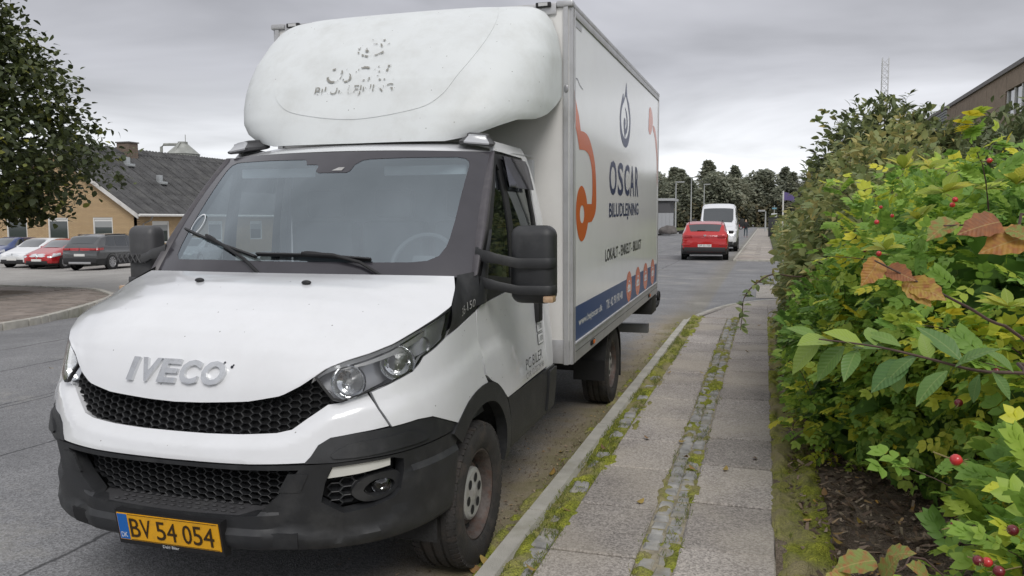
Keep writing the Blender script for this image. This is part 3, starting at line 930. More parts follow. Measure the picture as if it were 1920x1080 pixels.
# ---- roof deflector
bm = bmesh.new()
du_ = np.linspace(-1, 1, 61)
g = gridmesh(bm, lambda u, v: defl(u, v), du_, np.linspace(0, 1, 34))
e = [g[i][0] for i in range(len(du_))]; bk = [bm.verts.new(v.co+Vector((-.04*np.sign(v.co.x)*min(abs(v.co.x), 1), .07, .005))) for v in e]
for j in range(len(e)-1): bm.faces.new((e[j], e[j+1], bk[j+1], bk[j]))
e = [g[i][-1] for i in range(len(du_))]; bk = [bm.verts.new(Vector((v.co.x, 1.534, v.co.z+.006))) for v in e]
for j in range(len(e)-1): bm.faces.new((e[j], e[j+1], bk[j+1], bk[j]))
deflector = fin(bm, 'roof_deflector', FIBRE, truck, 50)
rp = catmull([(-.40, .965), (0, .975), (.42, .965), (.46, .93), (.42, .72), (.35, .45), (.30, .28), (.22, .20), (0, .155), (-.22, .20), (-.31, .28), (-.36, .45), (-.40, .72), (-.43, .93)], 5, True)
surf('raised_panel', rp, defl, FIBRE, deflector, .03, .04, .010, depth=.0035, smooth=70)
# weathered remains of lettering: only flakes of the old film are left
FLAKE = mat('old_film', (.24, .235, .21), .7, var=.2, vscale=40)
nn, ll = FLAKE.node_tree.nodes, FLAKE.node_tree.links
fx = nn.new('ShaderNodeTexNoise'); fx.inputs['Scale'].default_value = 24; fx.inputs['Detail'].default_value = 3
ft = nn.new('ShaderNodeTexCoord'); ll.new(ft.outputs['Object'], fx.inputs['Vector'])
fg = nn.new('ShaderNodeMath'); fg.operation = 'GREATER_THAN'; fg.inputs[1].default_value = .53
ll.new(fx.outputs[0], fg.inputs[0]); ll.new(fg.outputs[0], nn['Principled BSDF'].inputs['Alpha'])
def on_defl(x0, x1, z0, z1):
    def f(u, v, d):
        x = x0+(x1-x0)*u; z = z0+(z1-z0)*v
        uu = .3*x
        for _ in range(14):
            p = defl0(uu, 0.5); zb = defl_bottom(uu); vv = (z-zb)/(3.04-zb)
            p = defl0(uu, vv); q = defl0(uu+1e-3, vv)
            uu -= (p[0]-x)/((q[0]-p[0])/1e-3)
        return defl(uu, vv, .011)
    return f
OX0, OX1, OZ0, OZ1 = -.24, .22, 2.50, 2.60
text('faded_lettering', 'OSCAR', on_defl(OX0, OX1, OZ0, OZ1), FLAKE, deflector)
text('faded_lettering', 'BILUDLEJNING', on_defl(OX0-.05, OX1-.0, OZ0-.085, OZ0-.02), FLAKE, deflector)
for r0, r1, a0, a1 in ((1., .84, .3, 5.9), (.55, .38, 0, 4.2)):
    bm = bmesh.new(); f_ = on_defl(-.10, .11, 2.66, 2.79)
    for k in range(30):
        t0, t1 = a0+(a1-a0)*k/30, a0+(a1-a0)*(k+1)/30
        q = [bm.verts.new(f_(.5+.5*r*math.cos(t), .5+.5*r*math.sin(t), 0)) for t, r in ((t0, r0), (t1, r0), (t1, r1), (t0, r1))]
        bm.faces.new(q)
    fin(bm, 'faded_mark', FLAKE, deflector, 0)

# ---- cargo box
HW, Y0, Y1, Z0, Z1 = 1.093, 1.534, 6.167, .717, 3.058
cb_ = empty('cargo_box'); cb_.parent = truck
boxo('front_wall', -HW+.02, HW-.02, Y0+.012, Y0+.05, Z0+.10, Z1-.03, PANELF, cb_)
boxo('front_base', -HW+.02, HW-.02, Y0+.006, Y0+.05, Z0, Z0+.16, ALU, cb_, .004)
boxo('roof_panel', -HW+.01, HW-.01, Y0+.02, Y1-.01, Z1-.03, Z1-.004, PANELF, cb_)
boxo('box_floor', -HW+.02, HW-.02, Y0+.05, Y1-.02, Z0+.01, Z0+.12, mat('box_underside', (.10, .09, .08), .8), cb_)
boxo('rear_wall', -HW+.02, HW-.02, Y1-.05, Y1-.012, Z0+.10, Z1-.03, PANELF, cb_)
for s in (1, -1):
    X = (lambda a, b: (a, b)) if s > 0 else (lambda a, b: (-b, -a))
    pn = boxo('side_panel', *X(HW-.03, HW-.004), Y0+.05, Y1-.02, Z0+.10, Z1-.03, PANEL, cb_)
    if s > 0: side_panel = pn
    bm = bmesh.new(); box(bm, *X(HW-.078, HW+.004), Y0-.006, Y0+.082, Z0-.004, Z1-.028)
    bmesh.ops.bevel(bm, geom=[e for e in bm.edges if abs(e.verts[0].co.z-e.verts[1].co.z) > 1], offset=.026, segments=5, affect='EDGES')
    fin(bm, 'corner_post', ALU, cb_)
    boxo('post_lip', *X(HW+.0045, HW+.009), Y0+.062, Y0+.082, Z0, Z1-.03, ALU, cb_, .002)
    boxo('rear_post', *X(HW-.06, HW+.003), Y1-.045, Y1+.004, Z0-.004, Z1-.028, ALU, cb_, .008)
    boxo('roof_rail', *X(HW-.055, HW+.006), Y0-.004, Y1+.006, Z1-.0275, Z1+.008, ALU, cb_, .008)
    boxo('roof_rail_lip', *X(HW-.001, HW+.005), Y0+.083, Y1-.046, Z1-.075, Z1-.0285, ALU, cb_, .002)
    boxo('lower_rail', *X(HW-.04, HW+.006), Y0+.083, Y1-.046, Z0-.002, Z0+.125, ALU, cb_, .004)
    boxo('rail_bead', *X(HW+.0062, HW+.013), Y0+.083, Y1-.046, Z0+.118, Z0+.132, ALU, cb_, .002)
    boxo('rail_groove', *X(HW+.0062, HW+.0075), Y0+.083, Y1-.046, Z0+.068, Z0+.071, PLAST, cb_)
    for y in (2.20, 5.38):
        lp = boxo('side_lamp', *X(HW+.0065, HW+.014), y-.075, y+.06, Z0+.028, Z0+.062, BLACK, cb_, .002)
        boxo('lens', *X(HW+.0142, HW+.022), y-.005, y+.055, Z0+.031, Z0+.059, AMBER, lp, .003)
    ml = boxo('marker_lamp', *X(HW-.23, HW-.13), Y0-.03, Y0-.006, Z1-.025, Z1+.005, BLACK, cb_, .006)
    boxo('lens', *X(HW-.21, HW-.15), Y0-.036, Y0-.0305, Z1-.02, Z1, mat('marker_lens', (.5, .5, .5), .2), ml)
    boxo('corner_cap', *X(HW-.10, HW+.010), Y0-.010, Y0+.075, Z1-.0265, Z1+.012, ALU, cb_, .012)
boxo('front_top_rail', -HW+.10, HW-.10, Y0-.004, Y0+.06, Z1-.07, Z1+.004, ALU, cb_, .006)
bm = bmesh.new(); bmesh.ops.create_uvsphere(bm, u_segments=12, v_segments=8, radius=1, matrix=Matrix.Translation((HW-.035, Y0-.004, 2.515)) @ Matrix.Diagonal((.016, .006, .028, 1)))
fin(bm, 'dent', mat('dent_metal', (.30, .30, .31), .3, metal=.6), cb_)
# graphics on the kerb side
def bs(y, z, d=0.): return Vector((HW-.0025+d, y, z))
def film(name, pts, m, holes=(), d=0.):
    return surf(name, pts, lambda y, z, k=0.: bs(y, z, k), m, side_panel, 0, 0, 0, holes=holes, depth=d, smooth=0)
def ell(y, z, a, b, n=28): return [(y+a*math.cos(2*PI*k/n), z+b*math.sin(2*PI*k/n)) for k in range(n)]
key = catmull([(1.625, 2.52), (1.70, 2.43), (1.77, 2.367), (1.81, 2.30), (1.83, 2.273)], 3)+catmull([(1.922, 2.276), (2.05, 2.262), (2.166, 2.215), (2.288, 2.12), (2.343, 2.03), (2.368, 1.93), (2.377, 1.775), (2.32, 1.696), (2.204, 1.649)], 4) \
    + [(2.076, 1.645)]+catmull([(2.045, 1.605), (1.969, 1.545), (1.865, 1.520), (1.764, 1.552), (1.693, 1.645), (1.679, 1.74), (1.707, 1.823), (1.762, 1.877), (1.848, 1.903), (1.936, 1.886), (2.012, 1.831), (2.044, 1.778)], 3) \
    + [(2.203, 1.778)]+catmull([(2.228, 1.853), (2.228, 1.95), (2.20, 2.04), (2.14, 2.10), (2.07, 2.135), (1.954, 2.150), (1.786, 2.144)], 3)+catmull([(1.712, 2.238), (1.654, 2.294), (1.625, 2.312)], 3)
film('key_graphic', key, ORANGE, (ell(1.872, 1.708, .072, .062),))
film('key_graphic', catmull([(5.28, 2.60), (5.30, 2.72), (5.33, 2.80), (5.42, 2.83), (5.55, 2.80), (5.63, 2.72), (5.62, 2.64), (5.48, 2.545), (5.38, 2.535), (5.30, 2.56)], 3, True), ORANGE)
film('key_graphic', catmull([(5.66, 2.655), (5.83, 2.64), (6.0, 2.52), (6.085, 2.38)], 3)+[(6.11, 2.30), (6.11, 1.98)]+catmull([(6.075, 2.05), (6.03, 2.28), (5.92, 2.44), (5.80, 2.55), (5.66, 2.60)], 3), ORANGE)
oring = catmull([(3.765, 2.865), (3.81, 2.75), (3.92, 2.69), (4.00, 2.60), (4.02, 2.52), (3.97, 2.40), (3.86, 2.31), (3.72, 2.285), (3.58, 2.31), (3.46, 2.39), (3.42, 2.50), (3.45, 2.60), (3.53, 2.69), (3.60, 2.75), (3.63, 2.70), (3.70, 2.76)], 3, True)
film('company_mark', oring, NAVY, (catmull([(3.74, 2.74), (3.86, 2.66), (3.94, 2.58), (3.955, 2.51), (3.90, 2.43), (3.80, 2.375), (3.69, 2.365), (3.58, 2.39), (3.51, 2.45), (3.485, 2.52), (3.51, 2.59), (3.58, 2.65), (3.64, 2.68)], 3, True),))
film('company_mark', catmull([(3.69, 2.64), (3.80, 2.60), (3.85, 2.53), (3.84, 2.46), (3.80, 2.42), (3.74, 2.40), (3.72, 2.37), (3.68, 2.38), (3.65, 2.43), (3.63, 2.49), (3.66, 2.54), (3.71, 2.54), (3.73, 2.50), (3.71, 2.46), (3.75, 2.45), (3.79, 2.49), (3.79, 2.54), (3.75, 2.59)], 2, True), NAVY)
def stext(name, s_, y0, y1, z0, z1, m, parent=None, d=.0006):
    return text(name, s_, lambda u, v, k: bs(y0+(y1-y0)*u, z0+(z1-z0)*v, d), m, parent or side_panel, bold=.018)
LW = [('O', 2.925, 3.27), ('S', 3.33, 3.62), ('C', 3.68, 3.98), ('A', 4.02, 4.27), ('R', 4.34, 4.545)]
for c, a, b in LW: stext('company_lettering', c, a, b, 1.85, 2.137, NAVY)
stext('company_lettering', 'BILUDLEJNING', 2.92, 4.57, 1.632, 1.787, NAVY)
stext('slogan_lettering', 'LOKALT - ENKELT - BILLIGT', 2.757, 4.785, 1.318, 1.416, PRINTK)
film('blue_band', [(1.62, .852), (6.11, .852), (6.11, 1.068), (1.62, 1.088)], BLUE)
stext('web_lettering', 'www.hejoscar.dk', 1.76, 2.633, .925, .995, PRINTW)
stext('phone_lettering', 'Tlf. 42 90 90 48', 2.803, 3.612, .925, 1.0, PRINTW)
for i, (y, r) in enumerate(((3.995, .165), (4.567, .17), (5.14, .175), (5.74, .18))):
    film('orange_disc', ell(y, .998, r, .145), ORANGE, d=.0006)
    w_ = r*.55
    film('vehicle_pictogram', [(y-w_, .95), (y-w_, 1.0), (y-w_*.55, 1.02), (y-w_*.3, 1.055), (y+w_*.5, 1.055), (y+w_*.75, 1.02), (y+w_, 1.0), (y+w_, .95)], PRINTW, (
        [(y-w_*.4, 1.015), (y-w_*.22, 1.042), (y+w_*.42, 1.042), (y+w_*.6, 1.015)], ell(y-w_*.5, .955+.02, w_*.2, .012, 10), ell(y+w_*.5, .975, w_*.2, .012, 10)), d=.0012)
slab('maker_plate', lambda u, v, d: bs(1.63+.22*u, 2.93+.04*v-.0*u, d), 0, 1, 0, 1, 0, .001, ALU, side_panel)
surf('scratch', catmull([(1.66, 2.60), (1.72, 2.605), (1.80, 2.575), (1.90, 2.56)], 3)+catmull([(1.90, 2.556), (1.80, 2.570), (1.72, 2.599), (1.66, 2.596)], 3), lambda y, z, k=0.: bs(y, z, .001), PRINTK, side_panel, 0, 0, 0, smooth=0)

# ---- chassis, rear guards, hitch
CH = mat('chassis_black', (.014, .014, .014), .6, dirt=((.05, .045, .04), .5, 10.))
ch = empty('chassis'); ch.parent = truck
for s in (-1, 1): boxo('frame_rail', s*.42-.04, s*.42+.04, .6, 6.05, .50, .66, CH, ch)
for y in (1.8, 2.8, 4.6, 5.6): boxo('cross_member', -HW+.06, HW-.06, y-.03, y+.03, .66, .715, CH, ch)
boxo('rear_axle', -.75, .75, 3.68, 3.84, .22, .36, CH, ch, .03)
boxo('fuel_tank', -.9, -.5, 1.7, 2.6, .36, .66, CH, ch, .04)
boxo('underrun_beam', -1.02, 1.02, 5.92, 6.02, .25, .36, mat('beam_grey', (.16, .165, .17), .5, metal=.4, dirt=((.06, .05, .04), .6, 6.)), ch, .01)
for s in (-1, 1): boxo('beam_bracket', s*.5-.03, s*.5+.03, 5.9, 5.98, .34, .66, CH, ch)
for s in (-1, 1):
    boxo('tail_bracket', s*.96-.13, s*.96+.13, 5.72, 6.12, .50, .70, CH, ch, .01)
    mg_ = empty('rear_mudguard'); mg_.parent = truck
    bm = bmesh.new()
    gridmesh(bm, lambda a, x: Vector((s*x, 3.764+.43*math.cos(a), .29+.43*math.sin(a))), np.linspace(.15, PI-.1, 20), [.70, .985])
    gridmesh(bm, lambda a, r: Vector((s*.985, 3.764+r*math.cos(a), .29+r*math.sin(a))), np.linspace(.15, PI-.1, 20), [.43, .40])
    fin(bm, 'guard_shell', CH, mg_)
    boxo('guard_flap', s*.70 if s > 0 else -.985, .985 if s > 0 else -.70, 4.17, 4.185, .10, .37, BLACK, mg_)
    boxo('guard_flap', s*.70 if s > 0 else -.985, .985 if s > 0 else -.70, 3.325, 3.34, .22, .40, BLACK, mg_)
hk = empty('tow_hook'); hk.parent = truck
bm = bmesh.new(); tube(bm, catmull([(1.02, 6.05, .545), (1.06, 6.20, .535), (1.08, 6.30, .55), (1.085, 6.35, .60)], 4), .022, 8); fin(bm, 'hook_shank', BLACK, hk)
bm = bmesh.new(); tube(bm, [(1.085+.0*k, 6.37+.05*math.cos(2*PI*k/20), .645+.05*math.sin(2*PI*k/20)) for k in range(21)], .020, 8, False); fin(bm, 'hook_ring', BLACK, hk)

# ---- wheels
def make_wheel():
    w = empty('wheel')
    bm = bmesh.new()
    prof = [(-.105, .222), (-.115, .235), (-.125, .28), (-.122, .32), (-.108, .345), (-.095, .3525), (-.07, .3545), (-.068, .346), (-.058, .346), (-.056, .356), (-.02, .3565), (-.018, .347), (-.006, .347),
            (-.004, .357), (.03, .3565), (.032, .347), (.043, .347), (.045, .3555), (.07, .3545), (.095, .3525), (.108, .345), (.118, .325), (.124, .295), (.122, .262), (.114, .238), (.104, .222)]
    lathe(bm, prof, 64)
    ty = fin(bm, 'tyre', RUBBER, w, 30)
    bm = bmesh.new()
    for k in range(64):
        a = 2*PI*k/64
        for x0, x1, da in ((.072, .114, 0), (-.114, -.072, .05)):
            M_ = Matrix.Rotation(a+da, 4, 'X') @ Matrix.Translation((0, 0, .3485))
            r_ = bmesh.ops.create_cube(bm, size=1)
            for v in r_['verts']:
                v.co = M_ @ Vector(((x0+x1)/2+v.co.x*(x1-x0), v.co.y*.022+(v.co.x)*.01, v.co.z*.020-(.010 if abs(v.co.x*(x1-x0)+(x0+x1)/2) > .10 else 0)))
    fin(bm, 'tread_blocks', RUBBER, ty, 0)['kind'] = 'stuff'
    bm = bmesh.new()
    lathe(bm, [(.090, .226), (.102, .222), (.104, .214), (.095, .205), (.070, .198), (.030, .192), (.012, .180), (.018, .168), (.050, .150), (.058, .128), (.056, .118)], 48)
    ri = fin(bm, 'rim', RUST, w, 40)
    bm = bmesh.new()
    for k in range(12):
        a = 2*PI*k/12
        M_ = Matrix.Rotation(a, 4, 'X') @ Matrix.Translation((.047, 0, .159)) @ Matrix.Rotation(math.radians(-62), 4, 'Y')
        r_ = bmesh.ops.create_circle(bm, cap_ends=True, segments=10, radius=.021)
        for v in r_['verts']: v.co = M_ @ Vector((v.co.x*.8, v.co.y*1.15, .006))
    fin(bm, 'vent_holes', DARK, ri, 0)
    bm = bmesh.new()
    lathe(bm, [(.052, .132), (.072, .128), (.080, .114), (.078, .05), (.084, .035), (.086, .0005)], 36)
    hc = fin(bm, 'hub_cap', SILVER, w, 30)
    bm = bmesh.new()
    for k in range(6):
        a = 2*PI*k/6+.2
        r_ = bmesh.ops.create_circle(bm, cap_ends=True, segments=12, radius=.024)
        for v in r_['verts']: v.co = Vector((.0812, .078*math.cos(a)+v.co.x*(1+.0*v.co.y), .078*math.sin(a)+v.co.y))
    fin(bm, 'cap_holes', DARK, hc, 0)
    bm = bmesh.new(); lathe(bm, [(-.03, .19), (-.03, .0005)], 24); fin(bm, 'brake_disc', CH, w)
    return w
w0 = make_wheel()
w0.parent = truck
w0.location = (.868, 0, .357)
for x, y, z, rx in ((-.868, 0, .357, .9), (.868, 3.764, .357-.0715, .5), (-.868, 3.764, .357-.0715, 1.9)):
    w = copy_tree(w0, truck)
    w.location = (x, y, z)
    w.rotation_euler = (rx, 0, 0 if x > 0 else PI)
# ================================================================== GROUND
def gz(x):
    return 0. if x > -4 else max(.025*(x+4), -.75)
def ground_mat(name, c1, c2, scale, spots=None, rough=.95, bump=.4, bscale=180., cracks=False, kerbdirt=False, big=None, objvar=0.):
    m = bpy.data.materials.new(name); m.use_nodes = True
    n, l = m.node_tree.nodes, m.node_tree.links
    b = n['Principled BSDF']; b.inputs['Roughness'].default_value = rough; b.inputs['Specular IOR Level'].default_value = .3
    t = n.new('ShaderNodeNewGeometry')
    def noise(s, d=5, r=.6):
        x = n.new('ShaderNodeTexNoise'); x.inputs['Scale'].default_value = s; x.inputs['Detail'].default_value = d; x.inputs['Roughness'].default_value = r
        l.new(t.outputs['Position'], x.inputs['Vector']); return x.outputs[0]
    def mix(f, a, bb):
        q = n.new('ShaderNodeMix'); q.data_type = 'RGBA'
        for k, v in ((0, f), (6, a), (7, bb)):
            if isinstance(v, tuple): q.inputs[k].default_value = (*v, 1)
            elif isinstance(v, (int, float)): q.inputs[k].default_value = v
            else: l.new(v, q.inputs[k])
        return q.outputs[2]
    def rng(v, a, bb, c=0., d=1.):
        q = n.new('ShaderNodeMapRange')
        for k, x in ((1, a), (2, bb), (3, c), (4, d)): q.inputs[k].default_value = x
        l.new(v, q.inputs[0]); return q.outputs[0]
    out = mix(rng(noise(scale), .3, .7), c1, c2)
    # aggregate grains
    v = n.new('ShaderNodeTexVoronoi'); v.inputs['Scale'].default_value = 110.
    l.new(t.outputs['Position'], v.inputs['Vector'])
    sc = n.new('ShaderNodeSeparateColor'); l.new(v.outputs['Color'], sc.inputs[0])
    gr = rng(sc.outputs[0], 0, 1, .62, 1.42)
    sm = n.new('ShaderNodeVectorMath'); sm.operation = 'SCALE'
    l.new(out, sm.inputs[0]); l.new(gr, sm.inputs['Scale']); out = sm.outputs[0]
    if objvar:
        oi = n.new('ShaderNodeObjectInfo'); so = n.new('ShaderNodeVectorMath'); so.operation = 'SCALE'
        l.new(out, so.inputs[0]); l.new(rng(oi.outputs['Random'], 0, 1, 1-objvar, 1+objvar), so.inputs['Scale']); out = so.outputs[0]
    if big:
        out = mix(rng(noise(big[1], 3), .45, .62, 0, big[2]), out, big[0])
    if cracks:
        def absdist(off, wob, ns, width):
            s_ = n.new('ShaderNodeSeparateXYZ'); l.new(t.outputs['Position'], s_.inputs[0])
            w = n.new('ShaderNodeMath'); w.operation = 'MULTIPLY_ADD'; w.inputs[1].default_value = wob; w.inputs[2].default_value = -off-wob*.5
            l.new(noise(ns, 8, .65), w.inputs[0])
            a = n.new('ShaderNodeMath'); a.operation = 'ADD'; l.new(s_.outputs[0], a.inputs[0]); l.new(w.outputs[0], a.inputs[1])
            c = n.new('ShaderNodeMath'); c.operation = 'ABSOLUTE'; l.new(a.outputs[0], c.inputs[0])
            f = rng(c.outputs[0], width*.3, width, .8, 0.)
            return f
        for off, wob, ns, w in ((-5.35, .35, .8, .022), (-6.9, .25, .6, .02), (-7.05, .5, 1.2, .02), (-8.9, .4, .7, .025), (-3.4, .3, .9, .02), (-10.6, .5, .6, .03)):
            out = mix(absdist(off, wob, ns, w), out, (.035, .035, .037))
    if kerbdirt:
        s_ = n.new('ShaderNodeSeparateXYZ'); l.new(t.outputs['Position'], s_.inputs[0])
        a = n.new('ShaderNodeMath'); a.operation = 'MULTIPLY_ADD'; a.inputs[1].default_value = .75; l.new(noise(3.2, 8, .7), a.inputs[0]); l.new(s_.outputs[0], a.inputs[2])
        ed0 = rng(s_.outputs[0], -1.10, -1.0, 1., 0.); yf = rng(s_.outputs[1], 13., 15.5, 1., .22)
        em = n.new('ShaderNodeMath'); em.operation = 'MULTIPLY'; l.new(ed0, em.inputs[0]); l.new(yf, em.inputs[1]); edge = em.outputs[0]
        def cut(f):
            q = n.new('ShaderNodeMath'); q.operation = 'MULTIPLY'; l.new(f, q.inputs[0]); l.new(edge, q.inputs[1]); return q.outputs[0]
        out = mix(cut(rng(a.outputs[0], -1.52, -1.05, 0, .95)), out, (.27, .225, .16))
        out = mix(cut(rng(a.outputs[0], -1.17, -.93, 0, .7)), out, (.15, .14, .06))
        out = mix(rng(noise(.35, 4, .6), .50, .68, 0, .35), out, (.10, .10, .104))
        # pale sandy wash on the carriageway further on
        out = mix(rng(noise(.55, 7, .72), .56, .70, 0, .45), out, (.42, .40, .35))
    l.new(out, b.inputs['Base Color'])
    u = n.new('ShaderNodeBump'); u.inputs['Strength'].default_value = bump; u.inputs['Distance'].default_value = .006
    l.new(v.outputs['Distance'], u.inputs['Height']); l.new(u.outputs[0], b.inputs['Normal'])
    MATS[name] = m
    return m
ASPH = ground_mat('asphalt', (.165, .166, .172), (.225, .226, .230), 1.2, cracks=True, kerbdirt=True)
LOT = ground_mat('lot_asphalt', (.27, .26, .245), (.345, .333, .315), .7)
EARTH = ground_mat('earth', (.11, .083, .062), (.21, .17, .13), 6., bump=1.)
GRASSM = ground_mat('grass_ground', (.065, .085, .025), (.12, .13, .05), 3., bump=.8)
SLABM = ground_mat('concrete_slab', (.275, .250, .232), (.37, .340, .315), 1.9, big=((.46, .41, .34), .75, .5), bump=.5, objvar=.16)
SETTM = mat('granite_sett', (.30, .295, .285), .85, var=.4, vscale=9, bump=.5, bscale=90, dirt=((.30, .26, .17), .9, 5.), world=True)
KERBM = mat('kerb_concrete', (.40, .385, .345), .9, var=.18, vscale=6, bump=.5, bscale=150, dirt=((.22, .21, .14), .5, 4.), world=True)

def sheet(name, xs, ys, zf, m, kind='structure'):
    bm = bmesh.new()
    gridmesh(bm, lambda x, y: Vector((x, y, zf(x, y))), xs, ys)
    o = fin(bm, name, m, None, 60)
    if kind: o['kind'] = kind
    return o
sheet('ground', [-1500, -300, -100, -60, -34, -13, -4, 40, 300, 1500], [-150, -10, 60, 200, 600, 2500], lambda x, y: gz(x)-.06, GRASSM)
road = sheet('road', list(np.linspace(-13.2, -4, 10))+[-1.2, 3.0], [-30, 0, 15, 34, 80, 160, 320], lambda x, y: gz(x)+(0. if x < 0 else 0.), ASPH)
sheet('car_park', [-75, -60, -45, -34, -26, -20, -13.2], [14, 20, 30, 62], lambda x, y: gz(x)-.012, LOT)
for i in range(4):
    pass
# pavement bed, slabs, setts, kerb
pav = boxo('pavement', -1.115, .10, -2, 13.9, -.02, .068, EARTH); pav['kind'] = 'structure'
sm_ = {}
def piece(name, x0, x1, y0, y1, top, m, parent, k, tilt=.002, bev=.008, rz=0.):
    key_ = (name, round(x1-x0, 3), round(y1-y0, 2), k)
    if key_ not in sm_:
        bm = bmesh.new(); w, d = (x1-x0), (y1-y0)
        box(bm, -w/2, w/2, -d/2, d/2, -.05, 0)
        if bev: bmesh.ops.bevel(bm, geom=[e for e in bm.edges if e.verts[0].co.z > -.01 and e.verts[1].co.z > -.01], offset=bev, segments=1, affect='EDGES')
        for v in bm.verts: v.co += Vector((R.uniform(-1, 1), R.uniform(-1, 1), 0))*min(w, d)*(.03 if name == 'sett' else .004)
        o = fin(bm, name, m, parent, 30); sm_[key_] = o.data
    else:
        o = link(name, sm_[key_], None, parent)
    o.location = ((x0+x1)/2, (y0+y1)/2, top+R.uniform(-1, 1)*tilt)
    o.rotation_euler = (R.uniform(-1, 1)*tilt*1.5, R.uniform(-1, 1)*tilt*1.5, rz+R.uniform(-1, 1)*tilt)
    return o
y = 2.3; i = 0
while y < 13.0:
    L = .68 if i % 3 else .74
    piece('paving_slab', -.965, -.545, y+.013, y+L-.013, .108, SLABM, pav, i % 3, .0035)
    piece('paving_slab', -.362, .085, y+.213, y+L+.187, .108, SLABM, pav, i % 3, .0035)
    y += L; i += 1
for r_, xa in enumerate((-.535, -.452)):
    y = 2.6+r_*.04
    while y < 13.6:
        L = R.choice((.085, .10, .12))
        piece('sett', xa, xa+.078, y, y+L-.012, .106, SETTM, pav, R.randint(0, 2), .012, .012, R.uniform(-.06, .06))
        y += L
y = 2.6
while y < 8.5:
    L = R.choice((.09, .11, .13))
    if R.random() < .5: piece('sett', -1.07, -.98, y, y+L-.014, .103, SETTM, pav, R.randint(0, 2), .012, .012, R.uniform(-.1, .1))
    y += L
boxo('joint_sand', -.545, -.362, 2.3, 13.7, .06, .0955, mat('joint_sand_m', (.30, .265, .20), .95, var=.3, vscale=20, bump=.6, bscale=120, dirt=((.14, .13, .06), .8, 6.), world=True), pav)
kerb = empty('kerb'); kerb['kind'] = 'structure'
y = 1.2; i = 0
while y < 13.2:
    L = min(1.0, 13.25-y)
    o = piece('kerb_stone', -1.222, -1.112, y+.004, y+L-.004, .112, KERBM, kerb, i % 3, .003, .012)
    o.scale.z = 3.2
    y += 1.0; i += 1
# lowered kerb curving into the driveway
cv = catmull([(-1.17, 13.45), (-1.10, 14.2), (-.90, 15.3), (-.60, 16.4), (-.10, 17.3), (.6, 17.9), (1.6, 18.2)], 3)
for a, b in zip(cv[:-1], cv[1:]):
    bm = bmesh.new(); L = math.hypot(b[0]-a[0], b[1]-a[1]); box(bm, -.05, .05, .006, L-.006, -.10, .055, .010)
    o = fin(bm, 'kerb_stone', KERBM, kerb); o.location = (a[0], a[1], 0); o.rotation_euler = (0, 0, -math.atan2(b[0]-a[0], b[1]-a[1]))
corner = [(-1.1, 13.9)]+[(p[0]+.04, p[1]-.02) for p in cv[1:]]+[(1.6, 13.9)]
bm = bmesh.new(); bm.faces.new([bm.verts.new((x, y, .045)) for x, y in corner]); o = fin(bm, 'pavement_corner', SLABM, None, 0); o['kind'] = 'structure'
for k in range(3):
    for xa, xb in ((-.36, .09), (.12, .56)):
        piece('paving_slab', xa, xb, 14.0+k*.8, 14.76+k*.8, .06, SLABM, o, 7+k, .002)
# driveway gravel and far pavement with its kerb
sheet('driveway', [-.15, .9, 6], [18.35, 20, 22.], lambda x, y: .008, ground_mat('gravel', (.27, .25, .22), (.36, .34, .31), 2., bump=1.))
fp = boxo('far_pavement', -1.10, .48, 34.9, 160, -.02, .05, SLABM); fp['kind'] = 'structure'
y = 35.0
while y < 60:
    piece('paving_slab', -.95, -.42, y, y+.78, .062, SLABM, fp, int(y) % 3); piece('paving_slab', -.18, .42, y, y+.78, .062, SLABM, fp, int(y) % 3+3)
    y += .80
fk = empty('far_kerb'); fk['kind'] = 'structure'
y = 34.9
while y < 70:
    o = piece('kerb_stone', -1.22, -1.10, y, y+1.18, .09, KERBM, fk, 0, .003, .012); o.scale.z = 2.5; y += 1.2
boxo('kerb_run', -1.22, -1.10, 70.5, 160, -.02, .09, KERBM, fk)
boxo('kerb_stone', -1.10, .9, 34.78, 34.9, -.02, .06, KERBM, fk)
bed = sheet('planting_bed', [.085, .2, .5, 1., 2., 4., 9.], list(np.linspace(-2, 13.9, 30)), lambda x, y: .088+.03*math.sin(7*x+y*2)*.4+.05*min(max(x-.2, 0), 1)+.02*math.sin(y*5.1+x*3), EARTH)
sheet('verge', [.48, 1.2, 3, 9], [35, 50, 80, 160], lambda x, y: .06+.04*math.sin(x*3), GRASSM)
sheet('left_verge', [-60, -20, -13.25], [62.3, 90, 330], lambda x, y: .06+gz(x)*.3, GRASSM)

# moss: low uneven cushions that break through the joints
MOSSM = ground_mat('moss', (.13, .155, .022), (.30, .31, .04), 9., bump=1.2, big=((.30, .25, .16), 2.2, .8))
from mathutils import noise as mn
def moss(name, x0, x1, y0, y1, base, amp, thr, label, nx, ny, sc=4.):
    xs = np.linspace(x0, x1, nx); ys = np.linspace(y0, y1, ny)
    bm = bmesh.new()
    def zf(x, y):
        a = mn.noise(Vector((x*sc*2.2, y*sc*.55, 1.7)))*.6+mn.noise(Vector((x*17, y*11, 3.1)))*.4
        e = min(x-x0, x1-x)/(x1-x0)*2
        h = (a-thr)*amp*1.6-(.5-min(e*2, .5))*.035
        return base+h+abs(mn.noise(Vector((x*70, y*70, 0))))*.010
    gridmesh(bm, lambda x, y: Vector((x, y, zf(x, y))), xs, ys)
    o = fin(bm, name, MOSSM, None, 80); return tag(o, label, 'moss', kind='stuff')
moss('moss', -1.13, -.90, 2.4, 13.8, .102, .035, .10, 'green moss growing between the kerb and the left slab row', 26, 620)
moss('moss', -.57, -.33, 2.4, 13.8, .102, .045, .16, 'green moss filling the sett strip between the two slab rows', 26, 620)
moss('moss', .07, .36, 2.4, 13.8, .117, .05, -.02, 'bright green moss edging the soil beside the right slab row', 26, 520)
